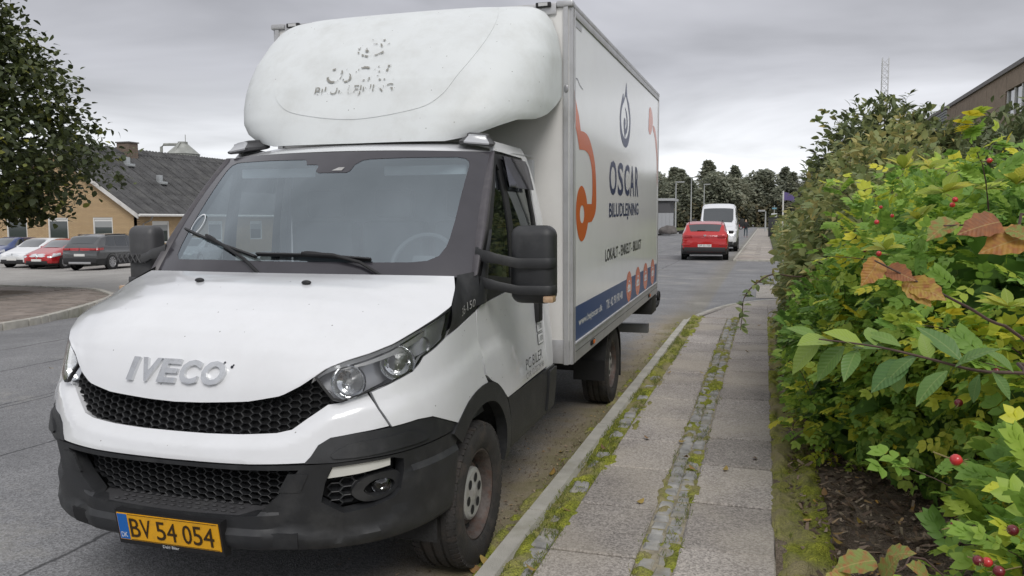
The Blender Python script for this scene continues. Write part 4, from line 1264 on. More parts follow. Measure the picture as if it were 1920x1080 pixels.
moss('moss', -1.36, -1.215, 3.5, 13.6, .000, .04, .10, 'thin moss in the gutter along the foot of the kerb', 14, 420)

# grass tufts and mulch litter
def strewn(name, P, V0, F0, Rm, S, m, label, cat, rnd):
    n = len(P); k = len(V0)
    V = np.einsum('nij,kj->nki', Rm, V0)*S[:, None, None]+P[:, None, :]
    F = (F0[None]+(np.arange(n)*k)[:, None, None]).reshape(-1, 3)
    o = npmesh(name, V.reshape(-1, 3), F, m, None, np.repeat(rnd, k))
    if label: tag(o, label, cat, kind='stuff')
    return o
def rots(n, tilt=PI):
    a = NR.uniform(0, 2*PI, n); b = NR.uniform(-tilt, tilt, n); c = NR.uniform(-tilt, tilt, n)
    ca, sa, cb_2, sb, cc, sc = np.cos(a), np.sin(a), np.cos(b), np.sin(b), np.cos(c), np.sin(c)
    Z = np.zeros(n); O = np.ones(n)
    Rz = np.array([[ca, -sa, Z], [sa, ca, Z], [Z, Z, O]]).transpose(2, 0, 1)
    Ry = np.array([[cb_2, Z, sb], [Z, O, Z], [-sb, Z, cb_2]]).transpose(2, 0, 1)
    Rx = np.array([[O, Z, Z], [Z, cc, -sc], [Z, sc, cc]]).transpose(2, 0, 1)
    return Rz @ Ry @ Rx
blade = (np.array([[-.06, 0, 0], [.06, 0, 0], [.04, .12, .6], [0, .4, 1.]]), np.array([[0, 1, 2], [0, 2, 3]]))
GRM = leaf_mat('grass_blade', [(0, (.09, .13, .022)), (.6, (.17, .21, .04)), (1, (.30, .26, .10))], .2)
def tufts(n, x0, x1, y0, y1, z, s0, s1, label):
    P = np.stack([NR.uniform(x0, x1, n), NR.uniform(y0, y1, n), np.full(n, z)], 1)
    keep = np.array([mn.noise(Vector((p[0]*9, p[1]*2.4, 5.))) > .0 for p in P]); P = P[keep]
    return strewn('grass', P, *blade, rots(len(P), .7), NR.uniform(s0, s1, len(P)), GRM, label, 'grass', NR.random(len(P)))
tufts(9000, -1.12, -.94, 3, 13.8, .10, .012, .035, 'short grass sprouting along the inner kerb joint')
tufts(7000, -.56, -.34, 3, 13.8, .098, .012, .032, 'short grass sprouting between the setts')
tufts(2500, -1.36, -1.22, 4, 13.6, -.005, .01, .035, 'thin grass sprouting in the gutter')
tufts(4000, .09, .34, 3, 13.8, .105, .012, .035, 'short grass along the edge of the soil bed')
chip = (np.array([[-.5, -.16, 0], [.5, -.12, .05], [.45, .14, 0], [-.42, .16, .08]]), np.array([[0, 1, 2], [0, 2, 3]]))
LIT = leaf_mat('litter', [(0, (.06, .042, .030)), (.5, (.17, .115, .078)), (.8, (.30, .22, .16)), (.95, (.38, .31, .23)), (1, (.50, .28, .06))], .05)
n = 15000
P = np.stack([.16+NR.beta(1.3, 2.0, n)*2.2, NR.uniform(2.6, 13, n), np.zeros(n)], 1)
P[:, 2] = .10+.05*np.clip(P[:, 0]-.2, 0, 1)+NR.uniform(0, .03, n)
strewn('leaf_litter', P, *chip, rots(n, .6), NR.uniform(.015, .065, n), LIT, 'brown leaf and twig litter under the rose bushes', 'litter', NR.random(n))
n = 2600
P = np.stack([-1.24-NR.exponential(.22, n), NR.uniform(3.2, 13.5, n), NR.uniform(.003, .012, n)], 1)
strewn('gutter_litter', P, *chip, rots(n, .3), NR.uniform(.006, .028, n), LIT, 'small brown debris lying in the gutter', 'litter', NR.random(n))

# traffic island on the left: clay pavers, kerb, round soil patch
isl = empty('traffic_island'); isl['kind'] = 'structure'
ring = [(-34, 2.0), (-12.5, 6.0), (-12.86, 10.9), (-13.32, 12.47), (-14.47, 14.63), (-15.7, 16.5), (-16.9, 17.56), (-18.5, 18.7), (-20.39, 19.3), (-23.48, 19.98), (-34, 20.6)]
ring = ring[:2]+catmull(ring[1:], 4)[1:]
PAVM = ground_mat('paver_ground', (.20, .17, .15), (.29, .25, .22), 1.3, big=((.13, .12, .10), .8, .6))
bm = bmesh.new(); bm.faces.new([bm.verts.new((x, y, gz(x)+.10)) for x, y in ring]); bmesh.ops.triangulate(bm, faces=bm.faces[:]); fin(bm, 'island_surface', PAVM, isl, 0)
for a, b in zip(ring[1:-1], ring[2:]):
    L = math.hypot(b[0]-a[0], b[1]-a[1])
    if L < .05: continue
    bm = bmesh.new(); box(bm, -.07, .07, .01, L-.01, -.25, .135, .015)
    o = fin(bm, 'kerb_stone', KERBM, isl); o.location = (a[0], a[1], gz(a[0])); o.rotation_euler = (0, 0, -math.atan2(b[0]-a[0], b[1]-a[1]))
PVM = mat('clay_paver', (.23, .195, .17), .9, var=.3, vscale=2.5, bump=.4, bscale=60, dirt=((.11, .10, .085), .5, 2.), world=True)
rows = 0
for k in range(60):
    yy = 8.2+k*.205
    if rows > 285: break
    for j in range(5):
        xx = -13.3-(.0 if yy < 11 else (yy-11)*.42)-j*.62-(k % 2)*.3
        if pip((xx-.35, yy), ring) and pip((xx+.35, yy+.2), ring):
            o = piece('paver', xx-.30, xx+.30, yy+.006, yy+.199, gz(xx)+.118, PVM, isl, 0, .004, .006); rows += 1
bm = bmesh.new()
bmesh.ops.create_circle(bm, cap_ends=True, segments=40, radius=1.9)
for v in bm.verts: v.co = Vector((v.co.x*(1+.06*math.sin(v.co.y*7)), v.co.y, 0))
o = fin(bm, 'tree_pit', EARTH, isl, 0); o.location = (-20.6, 16.2, gz(-20.6)+.125)
# painted bay line in the car park
bm = bmesh.new(); box(bm, -.06, .06, -2.4, 2.4, 0, .004); o = fin(bm, 'bay_line', mat('road_paint', (.62, .62, .6), .7, var=.2), None, 0); o.location = (-37.6, 31.6, -.757); o.rotation_euler = (0, 0, math.radians(17)); o['kind'] = 'structure'
# ================================================================== CARS
TYRE = mat('car_tyre', (.018, .018, .018), .8)
ALLOY = mat('alloy', (.42, .42, .43), .35, metal=.6)
CGL = mat('car_glass', (.020, .026, .030), .05, coat=1., spec=.8)
TRIMB = mat('car_black_trim', (.018, .018, .019), .55)
LAMPW = mat('car_headlamp', (.60, .62, .64), .12, metal=.3, coat=1.)
LAMPR = mat('car_taillamp', (.34, .012, .014), .15, coat=1.)
PLW = mat('car_plate', (.66, .66, .64), .4)
def make_car(name, st, color, label, loc, head, z=0., group=None, wheels=(.0, 2.6), wr=.33, screen=None, rear=None, sides=(), lampf=None, lampr=None, clad=None, extras=None, rough=.22, metal=.2, plate_front=True):
    """st: stations (y, z_bottom, z_belt, z_top, half_belt, half_top) nose at y=0 going back to +y.
    The car's nose points to local -y; head rotates about z."""
    c = empty(name, (loc[0], loc[1], z), head)
    tag(c, label, 'van' if 'van' in label else 'car', group)
    P = mat('paint_%s_%d' % (name, int(color[0]*999+color[2]*77)), color, rough, metal=metal, coat=.8)
    st = np.array(st, float)
    def S(y): return [float(np.interp(y, st[:, 0], st[:, k])) for k in range(1, 6)]
    def ringp(y):
        zb, zs, zt, wb, wt = S(y)
        h = zt-zs
        return [(0, zb), (wb*.80, zb), (wb*.955, zb+.05), (wb*.99, zb+(zs-zb)*.35), (wb, zb+(zs-zb)*.62), (wb*.985, zs-.04), (wb*.96, zs), (wt+(wb*.95-wt)*.12, zs+h*.86), (wt*.90, zs+h*.965), (wt*.6, zt), (0, zt+.008)]
    ys = sorted(set([round(a, 3) for a in np.linspace(st[0, 0], st[-1, 0], 44)]+[float(a) for a in st[:, 0]]))
    bm = bmesh.new(); prev = None
    for y in ys:
        r = ringp(y); q = [bm.verts.new((x, y, zz)) for x, zz in r]+[bm.verts.new((-x, y, zz)) for x, zz in r[-2:0:-1]]
        if prev:
            for k in range(len(q)): bm.faces.new((prev[k], prev[(k+1) % len(q)], q[(k+1) % len(q)], q[k]))
        else: bm.faces.new(q[::-1])
        prev = q
    bm.faces.new(prev)
    fin(bm, 'body', P, c, 38)
    def top(y, f, d=.022):
        zb, zs, zt, wb, wt = S(y); return Vector((f*wt*.90, y, zt+d-.034*abs(f)**3))
    for nm, rg in (('windscreen', screen), ('rear_window', rear)):
        if not rg: continue
        bm = bmesh.new(); gridmesh(bm, lambda y, f: top(y, f), np.linspace(rg[0], rg[1], 7), np.linspace(-1, 1, 9)); fin(bm, nm, CGL, c)
    for s in (-1, 1):
        for (a, b, a2, b2) in sides:
            bm = bmesh.new()
            def fs(k, t, s=s):
                y = (a+(b-a)*k)*(1-t)+(a2+(b2-a2)*k)*t
                zb, zs, zt, wb, wt = S(y); h = zt-zs
                zz = zs+.03+(h*.84-.03)*t
                x = wb*.96+(wt+(wb*.95-wt)*.12-wb*.96)*((zz-zs)/max(h*.86, .05))
                return Vector((s*(x+.006), y, zz))
            gridmesh(bm, fs, np.linspace(0, 1, 5), np.linspace(0, 1, 4)); fin(bm, 'side_window', CGL, c)
        for yw in wheels:
            w = empty('wheel'); w.parent = c
            wb = S(yw)[3]
            bm = bmesh.new(); lathe(bm, [(wb-.03, .0005), (wb-.03, wr*.9), (wb+.004, wr*1.17), (wb+.006, wr*1.18), (wb-.02, wr*1.2)], 24); fin(bm, 'arch_shade_disc', DARK, w)  # dark disc over the body side stands in for the shaded wheel well
            bm = bmesh.new(); lathe(bm, [(wb-.22, wr*.62), (wb-.2, wr*.96), (wb-.10, wr), (wb-.01, wr*.97), (wb+.012, wr*.85), (wb+.008, wr*.66)], 28); fin(bm, 'tyre', TYRE, w)
            bm = bmesh.new()
            lathe(bm, [(wb+.010, wr*.68), (wb+.016, wr*.64), (wb-.02, wr*.60), (wb-.03, wr*.3)], 24)
            for k in range(10):
                M_ = Matrix.Rotation(2*PI*k/10, 4, 'X')
                v = [bm.verts.new(M_ @ Vector(p)) for p in ((wb+.008, -.02, .05), (wb+.008, .02, .05), (wb+.012, .035, wr*.64), (wb+.012, -.035, wr*.64))]
                bm.faces.new(v)
            lathe(bm, [(wb+.012, .05), (wb+.014, .0005)], 12)
            fin(bm, 'rim', ALLOY, w, 30)
            w.location = (0, yw, wr)
            if s < 0: w.rotation_euler = (0, 0, PI); 
        y0m = screen[1]-.12 if screen else .9
        zb, zs, zt, wb, wt = S(y0m+.1)
        mr = boxo('mirror', s*wb+(.0 if s > 0 else -.22), s*wb+(.22 if s > 0 else 0), y0m, y0m+.10, zs+.0, zs+.15, extras.get('mirror', P) if extras else P, c, .03)
    L = st[-1, 0]
    if clad:
        bm = bmesh.new()
        for y in (0, 1):
            pass
        for s in (-1, 1):
            pass
        # lower cladding: a band hugging sills and bumpers
        pr = None
        bm = bmesh.new()
        for y in ys:
            zb, zs, zt, wb, wt = S(y); k = clad
            row = [bm.verts.new((s*x, y, zz)) for s, x, zz in ((-1, wb*.992+.006, zb+(zs-zb)*k), (-1, wb*.965+.006, zb+.03), (-1, wb*.82, zb-.006), (1, wb*.82, zb-.006), (1, wb*.965+.006, zb+.03), (1, wb*.992+.006, zb+(zs-zb)*k))]
            if pr:
                for q in range(5): bm.faces.new((pr[q], pr[q+1], row[q+1], row[q]))
            pr = row
        fin(bm, 'lower_cladding', TRIMB, c)
        for yy, sgn in ((st[0, 0], -1), (L, 1)):
            zb, zs, zt, wb, wt = S(yy)
            boxo('bumper', -wb*.97, wb*.97, yy-.02 if sgn < 0 else yy-.03, yy+.03 if sgn < 0 else yy+.02, zb, zb+(zs-zb)*clad*1.25, TRIMB, c, .015)
    def face(nm, yv, x0, x1, z0, z1, m, d=.02, sl=0.):
        for s in (-1, 1):
            bm = bmesh.new()
            w_ = S(yv)[3]
            xa, xb = s*x0*w_, s*x1*w_
            v = [bm.verts.new(p) for p in ((xa, yv-d, z0), (xb, yv-d+sl, z0+(z1-z0)*.25), (xb, yv-d+sl*1.1, z1), (xa, yv-d, z0+(z1-z0)*.8))]
            v2 = [bm.verts.new(q.co+Vector((0, d*2.5 if d > 0 else d*2.5, 0))) for q in v]
            bm.faces.new(v); bm.faces.new(v2[::-1])
            for k in range(4): bm.faces.new((v[k], v[(k+1) % 4], v2[(k+1) % 4], v2[k]))
            fin(bm, nm, m, c, 0)
    def bx(y, z):
        r = ringp(y)[1:]
        return float(np.interp(z, [q[1] for q in r], [q[0] for q in r]))
    def patch(nm, y0, y1, z0, z1, z2, z3, m):
        """Lamp glass hugging the body corner, from the end face (y0) round to the side (y1)."""
        for s in (-1, 1):
            bm = bmesh.new()
            def f(t, k):
                y = y0+(y1-y0)*t**1.3; z = (z0+(z2-z0)*t)*(1-k)+(z1+(z3-z1)*t)*k
                return Vector((s*(bx(y, z)+.014), y+(.010 if y1 < y0 else -.010), z))
            gridmesh(bm, f, np.linspace(0, 1, 8), np.linspace(0, 1, 4)); fin(bm, nm, m, c, 60)
    if lampf:
        patch('headlamp', .012, .62, lampf[2]-.05, lampf[3]-.02, lampf[2]+.06, lampf[3]+.05, LAMPW)
    if lampr:
        patch('taillamp', L-.004, L-.42, lampr[2], lampr[3], lampr[2]+.03, lampr[3]+.02, LAMPR)
        for s in (-1, 1):
            w_ = S(L)[3]*.97
            boxo('taillamp', s*w_*.80-.19*w_, s*w_*.80+.19*w_, L-.10, L+.018, lampr[2]+.015, lampr[3]-.005, LAMPR, c, .012)
    zb, zs, zt, wb, wt = S(0)
    if plate_front: boxo('number_plate', -.26, .26, st[0, 0]-.035, st[0, 0]-.005, zb+.14, zb+.25, PLW, c)
    zb, zs, zt, wb, wt = S(L)
    pz = zb+(zs-zb)*(extras or {}).get('plate', .55)
    boxo('number_plate', -.26, .26, L+.005, L+.035, pz, pz+.11, PLW, c)
    return c
hatch = lambda l, h, w: [(0, .24, .55, .58, w*.70, w*.5), (.10, .20, .66, .70, w*.86, w*.62), (.35, .19, .74, .80, w*.95, w*.72), (.95, .19, .86, .97, w*.99, w*.74), (1.15, .19, .89, 1.03, w, w*.74), (1.75, .19, .92, h-.10, w, w*.72), (2.2, .19, .93, h, w, w*.73), (l-1.1, .19, .97, h-.03, w, w*.72), (l-.55, .20, 1.0, h-.16, w*.98, w*.70), (l-.18, .22, 1.02, 1.08, w*.94, w*.72), (l-.04, .26, .92, .96, w*.88, w*.70), (l, .34, .80, .82, w*.80, w*.6)]
suv = lambda l, h, w: [(0, .30, .62, .66, w*.72, w*.5), (.10, .24, .78, .84, w*.88, w*.66), (.4, .23, .90, .97, w*.96, w*.77), (1.0, .22, 1.0, 1.09, w*.99, w*.80), (1.25, .22, 1.02, 1.15, w, w*.80), (1.85, .22, 1.05, h-.10, w, w*.79), (2.3, .22, 1.06, h, w, w*.80), (l-1.0, .22, 1.10, h-.02, w, w*.79), (l-.5, .23, 1.13, h-.12, w*.985, w*.78), (l-.16, .25, 1.12, 1.20, w*.95, w*.80), (l-.05, .28, 1.0, 1.06, w*.93, w*.76), (l, .36, .86, .90, w*.90, w*.7)]
def ext_suv(c, l, w, m=TRIMB):
    for s in (-1, 1):
        bm = bmesh.new(); tube(bm, [(s*w*.72, 1.75, 1.62), (s*w*.74, 2.3, 1.66), (s*w*.73, l-.9, 1.64)], .018, 6); fin(bm, 'roof_bar', m, c)
HEAD_L = math.radians(9)
def lot(px): return px
# cars in the car park (heading +Y means nose away from the camera: rotate by pi)
def place(front_wheel, local, head):
    """world position of the origin so that local point lands on front_wheel."""
    c_, s_ = math.cos(head), math.sin(head)
    return (front_wheel[0]-(c_*local[0]-s_*local[1]), front_wheel[1]-(s_*local[0]+c_*local[1]))
# dark grey SUV, tail to the camera: local +x is its left when nose points -y; rotated by pi
h_ = HEAD_L+PI
kuga = make_car('parked_suv', suv(4.6, 1.68, .94), (.075, .078, .082), 'dark grey sport utility car parked tail first nearest the truck mirror', place((-30.9, 32.6), (-1., 3.85), h_), h_, -.69,
    wheels=(.93, 3.62), wr=.36, screen=(1.22, 1.86), rear=(4.02, 4.42), sides=((1.35, 2.35, 1.95, 2.32), (2.42, 3.25, 2.4, 3.2), (3.32, 4.0, 3.27, 3.75)), lampf=(.45, .95, .70, .86), lampr=(.42, .97, .92, 1.04), clad=.34, extras={'plate': .60})
ext_suv(kuga, 4.6, .94)
boxo('skid_plate', -.55, .55, 4.60, 4.63, .30, .40, ALLOY, kuga, .01)
clio = make_car('parked_hatchback', hatch(4.06, 1.45, .87), (.42, .012, .016), 'small red hatchback parked nose first beside the dark grey car', place((-34.95, 33.5), (.86, .85), HEAD_L), HEAD_L, -.75,
    wheels=(.85, 3.42), wr=.32, screen=(1.10, 1.80), rear=(3.5, 3.86), sides=((1.3, 2.15, 1.9, 2.12), (2.22, 2.95, 2.2, 2.85)), lampf=(.42, .97, .60, .74), lampr=(.5, .95, .78, .95), clad=.16)
boxo('lower_grille', -.55, .55, -.02, .02, .25, .40, TRIMB, clio, .01); 
bm = bmesh.new(); bmesh.ops.create_cone(bm, cap_ends=True, segments=4, radius1=.10, radius2=.05, depth=.03, matrix=Matrix.Translation((0, -.012, .60)) @ Matrix.Rotation(PI/2, 4, 'X') @ Matrix.Diagonal((.75, 1.15, 1, 1))); fin(bm, 'badge', ALLOY, clio, 0)
meg = make_car('parked_hatchback', hatch(4.3, 1.47, .90), (.74, .75, .76), 'white hatchback parked nose first left of the red hatchback', place((-37.1, 34.0), (.89, .88), HEAD_L), HEAD_L, -.75,
    wheels=(.88, 3.55), wr=.33, screen=(1.12, 1.82), rear=(3.7, 4.08), sides=((1.32, 2.2, 1.92, 2.18), (2.28, 3.1, 2.26, 2.95)), lampf=(.40, .97, .60, .73), lampr=(.5, .95, .8, .98), clad=.14)
boxo('lower_grille', -.60, .60, -.02, .02, .26, .42, TRIMB, meg, .01)
make_car('parked_estate', [(a+.0, b, cc*1.02, d*1.0, e, f) for a, b, cc, d, e, f in hatch(4.6, 1.50, .91)], (.02, .045, .16), 'dark blue estate car behind the white hatchback under the tree', (-43.4, 36.0), HEAD_L, -.75,
    wheels=(.9, 3.65), wr=.33, screen=(1.12, 1.82), rear=(3.9, 4.3), sides=((1.32, 2.25, 1.92, 2.22), (2.32, 3.2, 2.3, 3.1), (3.28, 3.9, 3.2, 3.7)), lampf=(.42, .95, .62, .76), lampr=(.5, .95, .8, .98))
make_car('parked_hatchback', hatch(4.2, 1.48, .89), (.40, .42, .44), 'silver hatchback parked nose first behind the truck mirror', (-31.3, 37.8), HEAD_L, -.75,
    wheels=(.86, 3.45), wr=.32, screen=(1.12, 1.82), rear=(3.6, 3.98), sides=((1.32, 2.2, 1.92, 2.18), (2.28, 3.1, 2.26, 2.95)), lampf=(.42, .96, .60, .75), lampr=(.5, .95, .8, .98))
for q in (kuga, clio, meg): q.scale = (1.07, 1.07, 1.05)
# red crossover ahead on the road, tail to the camera
kad = make_car('red_crossover', suv(4.45, 1.62, .92), (.46, .014, .014), 'red crossover car standing on the road behind the truck', (-2.62, 39.6), PI+.05, 0.,
    wheels=(.92, 3.56), wr=.36, screen=(1.22, 1.86), rear=(3.98, 4.30), sides=((1.35, 2.3, 1.95, 2.27), (2.38, 3.15, 2.36, 3.1)), lampf=(.45, .95, .70, .86), lampr=(.45, .99, .92, 1.05), clad=.30, extras={'plate': .40, 'mirror': TRIMB})
LR2 = mat('reflector_red', (.40, .02, .02), .2, coat=.8)
for s in (-1, 1): boxo('bumper_reflector', s*.72-.16, s*.72+.16, 4.42, 4.47, .62, .70, LR2, kad, .01)
boxo('rear_wiper', -.02, .30, 4.28, 4.30, 1.22, 1.25, TRIMB, kad); ext_suv(kad, 4.45, .92)
boxo('tailgate_badge', -.05, .05, 4.42, 4.45, .98, 1.06, ALLOY, kad, .01)
bm = bmesh.new(); bmesh.ops.create_circle(bm, cap_ends=True, segments=14, radius=.055); o = fin(bm, 'sticker', mat('sticker_orange', (.55, .16, .03), .4), kad, 0); o.location = (.34, 4.40, .98); o.rotation_euler = (PI/2, 0, 0)
text('plate_lettering', 'DP 32 720', lambda u, v, d: Vector((.22-.44*u, 4.487, .36+.2*.0+.262-.035+.07*v)), PRINTK, kad)
kad.scale = (1.06, 1.06, 1.02)
# white van, nose to the camera
VST = [(0, .34, .80, .84, .80, .66), (.10, .26, 1.02, 1.08, .93, .74), (.35, .24, 1.18, 1.26, .985, .80), (.70, .24, 1.28, 1.38, 1.0, .84), (.85, .24, 1.32, 1.46, 1.0, .86), (1.55, .24, 1.40, 2.20, 1.02, .84), (1.85, .24, 1.42, 2.42, 1.02, .83), (2.3, .24, 1.45, 2.55, 1.02, .84), (5.4, .26, 1.45, 2.58, 1.02, .84), (5.53, .34, 1.40, 2.50, 1.0, .82)]
van = make_car('parked_van', VST, (.74, .75, .77), 'white high-roof panel van parked at the kerb beyond the red car', (-2.42, 44.9), .02, 0., wheels=(.95, 4.3), wr=.36, screen=(.92, 1.66), sides=((1.25, 2.25, 1.75, 2.22),), lampf=(.55, .99, .82, 1.08), lampr=(.8, .98, .9, 1.6), clad=.34, extras={'mirror': TRIMB}, plate_front=False)
boxo('grille', -.52, .52, -.03, .02, .46, .78, TRIMB, van, .02)
boxo('grille_bar', -.50, .50, -.045, -.02, .66, .70, ALLOY, van)
for s in (-1, 1): boxo('tall_mirror', s*1.20-.11, s*1.20+.11, 1.05, 1.17, 1.30, 1.72, TRIMB, van, .03)
van.scale = (1.05, 1.0, 1.02)
# far cars at the junction
make_car('far_car', hatch(4.2, 1.5, .9), (.03, .09, .26), 'blue car far away at the end of the road', (2.2, 150.0), -PI/2, 0., wheels=(.86, 3.45), wr=.33, screen=(1.12, 1.82), rear=(3.6, 3.98), sides=((1.32, 2.2, 1.92, 2.18), (2.28, 3.1, 2.26, 2.95)))
make_car('far_car', hatch(4.0, 1.5, .88), (.36, .03, .03), 'red car far away behind the blue car', (-3.6, 151.5), PI/2+.4, 0., wheels=(.86, 3.3), wr=.33, screen=(1.12, 1.82), rear=(3.5, 3.86), sides=((1.32, 2.2, 1.92, 2.18), (2.28, 3.0, 2.26, 2.9)))
# ================================================================== BUILDINGS
def brick_mat(name, c1, c2, mortar, sx, sz, axis):
    m = bpy.data.materials.new(name); m.use_nodes = True
    n, l = m.node_tree.nodes, m.node_tree.links
    b = n['Principled BSDF']; b.inputs['Roughness'].default_value = .9
    t = n.new('ShaderNodeTexCoord'); s = n.new('ShaderNodeSeparateXYZ'); c = n.new('ShaderNodeCombineXYZ')
    l.new(t.outputs['Object'], s.inputs[0])
    l.new(s.outputs[axis], c.inputs[0]); l.new(s.outputs[2], c.inputs[1])
    k = n.new('ShaderNodeTexBrick')
    k.inputs['Scale'].default_value = 1; k.inputs['Brick Width'].default_value = sx; k.inputs['Row Height'].default_value = sz
    k.inputs['Mortar Size'].default_value = .020
    k.inputs['Color1'].default_value = (*c1, 1); k.inputs['Color2'].default_value = (*c2, 1); k.inputs['Mortar'].default_value = (*mortar, 1)
    l.new(c.outputs[0], k.inputs[0]); l.new(k.outputs[0], b.inputs['Base Color'])
    u = n.new('ShaderNodeBump'); u.inputs['Strength'].default_value = .5; u.inputs['Distance'].default_value = .01
    l.new(k.outputs['Fac'], u.inputs['Height']); u.invert = True; l.new(u.outputs[0], b.inputs['Normal'])
    return m
BX = brick_mat('yellow_brick_gable', (.64, .46, .25), (.50, .34, .17), (.27, .20, .13), .25, .077, 0)
BY = brick_mat('yellow_brick_side', (.64, .46, .25), (.50, .34, .17), (.27, .20, .13), .25, .077, 1)
ETER = mat('fibre_cement', (.066, .066, .067), .9, var=.4, vscale=1.3, bump=.3, bscale=20, dirt=((.12, .12, .112), .6, 1.1), world=True)
WFR = mat('white_frame', (.68, .68, .66), .5, var=.05)
BGL = mat('building_glass', (.035, .045, .048), .06, coat=1.)
bl = empty('brick_building', (-38.5, 42.8, -.75))
tag(bl, 'yellow brick building with dark corrugated roof beyond the parked cars', 'building')
W, LN, EZ, RZ_ = 13., 31., 3.03, 7.31
def wallpanel(name, poly, holes, fn, m):
    return surf(name, poly, fn, m, bl, 0, 0, .25, holes=holes, smooth=0)
def rect(a, b, c, d): return [(a, c), (b, c), (b, d), (a, d)]
gw = [(-3.55, -1.95, .75, 2.70), (-7.3, -5.6, .45, 2.70), (-10.9, -9.1, .6, 2.70)]
ew = [(1.35, 2.95, 1.0, 2.45), (7.0, 8.6, 1.0, 2.45), (12., 13.6, 1.0, 2.45)]
wallpanel('gable_wall', [(0, 0), (0, EZ-.05), (-W/2, RZ_-.1), (-W, EZ-.05), (-W, 0)], [rect(*w) for w in gw], lambda a, b, d=0.: Vector((a, -d, b)), BX)
wallpanel('side_wall', [(0, 0), (LN, 0), (LN, EZ), (0, EZ)], [rect(*w) for w in ew], lambda a, b, d=0.: Vector((d-.002, a, b)), BY)
boxo('far_wall', -W, -W+.2, .2, LN, 0, EZ, BY, bl); boxo('end_wall', -W, 0, LN, LN+.2, 0, EZ, BX, bl)
def window(fn, a, b, c, d, blind=False):
    w = empty('window'); w.parent = bl
    t = .09
    for nm, (x0, x1, z0, z1) in (('frame', (a, b, d-t, d)), ('frame', (a, b, c, c+t)), ('frame', (a, a+t, c+t, d-t)), ('frame', (b-t, b, c+t, d-t))):
        bm = bmesh.new(); v = [bm.verts.new(fn(x, z, -.03)) for x, z in ((x0, z0), (x1, z0), (x1, z1), (x0, z1))]; v2 = [bm.verts.new(fn(x, z, -.12)) for x, z in ((x0, z0), (x1, z0), (x1, z1), (x0, z1))]
        bm.faces.new(v)
        for k in range(4): bm.faces.new((v[k], v[(k+1) % 4], v2[(k+1) % 4], v2[k]))
        fin(bm, nm, WFR, w, 0)
    bm = bmesh.new(); bm.faces.new([bm.verts.new(fn(x, z, -.09)) for x, z in ((a, c), (b, c), (b, d), (a, d))]); fin(bm, 'pane', BGL, w, 0)
    bm = bmesh.new(); bm.faces.new([bm.verts.new(fn(x, z, -.085)) for x, z in ((a+t, d-t-.16), (b-t, d-t-.16), (b-t, d-t), (a+t, d-t))]); fin(bm, 'header_print', WFR, w, 0)
    if blind:
        bm = bmesh.new(); bm.faces.new([bm.verts.new(fn(x, z, -.087)) for x, z in ((a+t, d-t-.55), (b-t, d-t-.55), (b-t, d-t-.16), (a+t, d-t-.16))]); fin(bm, 'blind', mat('blind_grey', (.30, .31, .31), .7), w, 0)
for i, w in enumerate(gw): window(lambda a, b, d: Vector((a, -d, b)), *w, blind=(i == 0))
for i, w in enumerate(ew): window(lambda a, b, d: Vector((d, a, b)), *w, blind=(i != 1))
boxo('wall_panel_white', .0, .03, 4.2, 5.2, 2.0, 2.6, WFR, bl)
rfp = empty('roof'); rfp.parent = bl
sl = math.atan2(RZ_-EZ, W/2); SLEN = math.hypot(RZ_-EZ, W/2)+.35
# corrugated sheets, one object each on the slope that faces the road
bm = bmesh.new(); NW = 12
def cor(i, j): return Vector(((i/NW)*1.06, j*1.34, .045*math.sin(i*PI/2*1.0+.3)+.012*(1-j)))
gridmesh(bm, lambda i, j: cor(i, j), range(NW+1), (0, 1))
sheet_o = fin(bm, 'roof_sheet', ETER, rfp, 70); shm = sheet_o.data
rowsn = int(SLEN/1.28)+1
first = True
for r_ in range(rowsn):
    for c_ in range(int(LN/1.02)+1):
        o = sheet_o if first else link('roof_sheet', shm, None, rfp); first = False
        # sheet x runs along the building, sheet y runs up the slope
        e_ = Matrix(((0, -math.cos(sl), math.sin(sl)), (1, 0, 0), (0, math.sin(sl), math.cos(sl)))).to_4x4()
        k = r_*1.28
        e_.translation = Vector((.35-k*math.cos(sl), -.35+c_*1.02, EZ-.16+k*math.sin(sl)+.03))+Vector((math.sin(sl), 0, math.cos(sl)))*(.008*(c_ % 2)+.004)
        o.matrix_local = e_
bm = bmesh.new(); gridmesh(bm, lambda a, b: Vector((-W/2-b*math.cos(sl), -.35+a, RZ_-b*math.sin(sl))), np.linspace(0, LN+.5, 20), (0, SLEN)); fin(bm, 'far_slope', ETER, rfp)
bm = bmesh.new(); gridmesh(bm, lambda a, b: Vector((.3-b*math.cos(sl), a-.3, EZ-.2+b*math.sin(sl))), (0, LN+.4), (0, SLEN-.1)); fin(bm, 'roof_deck', DARK, rfp)
bm = bmesh.new(); tube(bm, [(-W/2, -.4, RZ_+.06), (-W/2, LN, RZ_+.06)], .13, 8); fin(bm, 'ridge_cap', ETER, rfp)
for sg in (0, 1):
    bm = bmesh.new()
    x0, x1 = (.40, -W/2) if sg == 0 else (-W-.4, -W/2)
    q = [(x0, EZ-.42), (x1, RZ_-.30), (x1, RZ_-.02), (x0, EZ-.14)]
    v = [bm.verts.new((x, -.40, z)) for x, z in q]; v2 = [bm.verts.new((x, -.32, z)) for x, z in q]
    bm.faces.new(v); bm.faces.new(v2[::-1])
    for k in range(4): bm.faces.new((v[k], v[(k+1) % 4], v2[(k+1) % 4], v2[k]))
    fin(bm, 'verge_board', mat('worn_white_board', (.60, .59, .57), .7, var=.1, dirt=((.20, .19, .17), .8, 2.)), rfp, 0)
bm = bmesh.new(); tube(bm, [(.45, -.3, EZ-.20), (.45, LN, EZ-.20)], .09, 8); fin(bm, 'gutter', WFR, rfp)
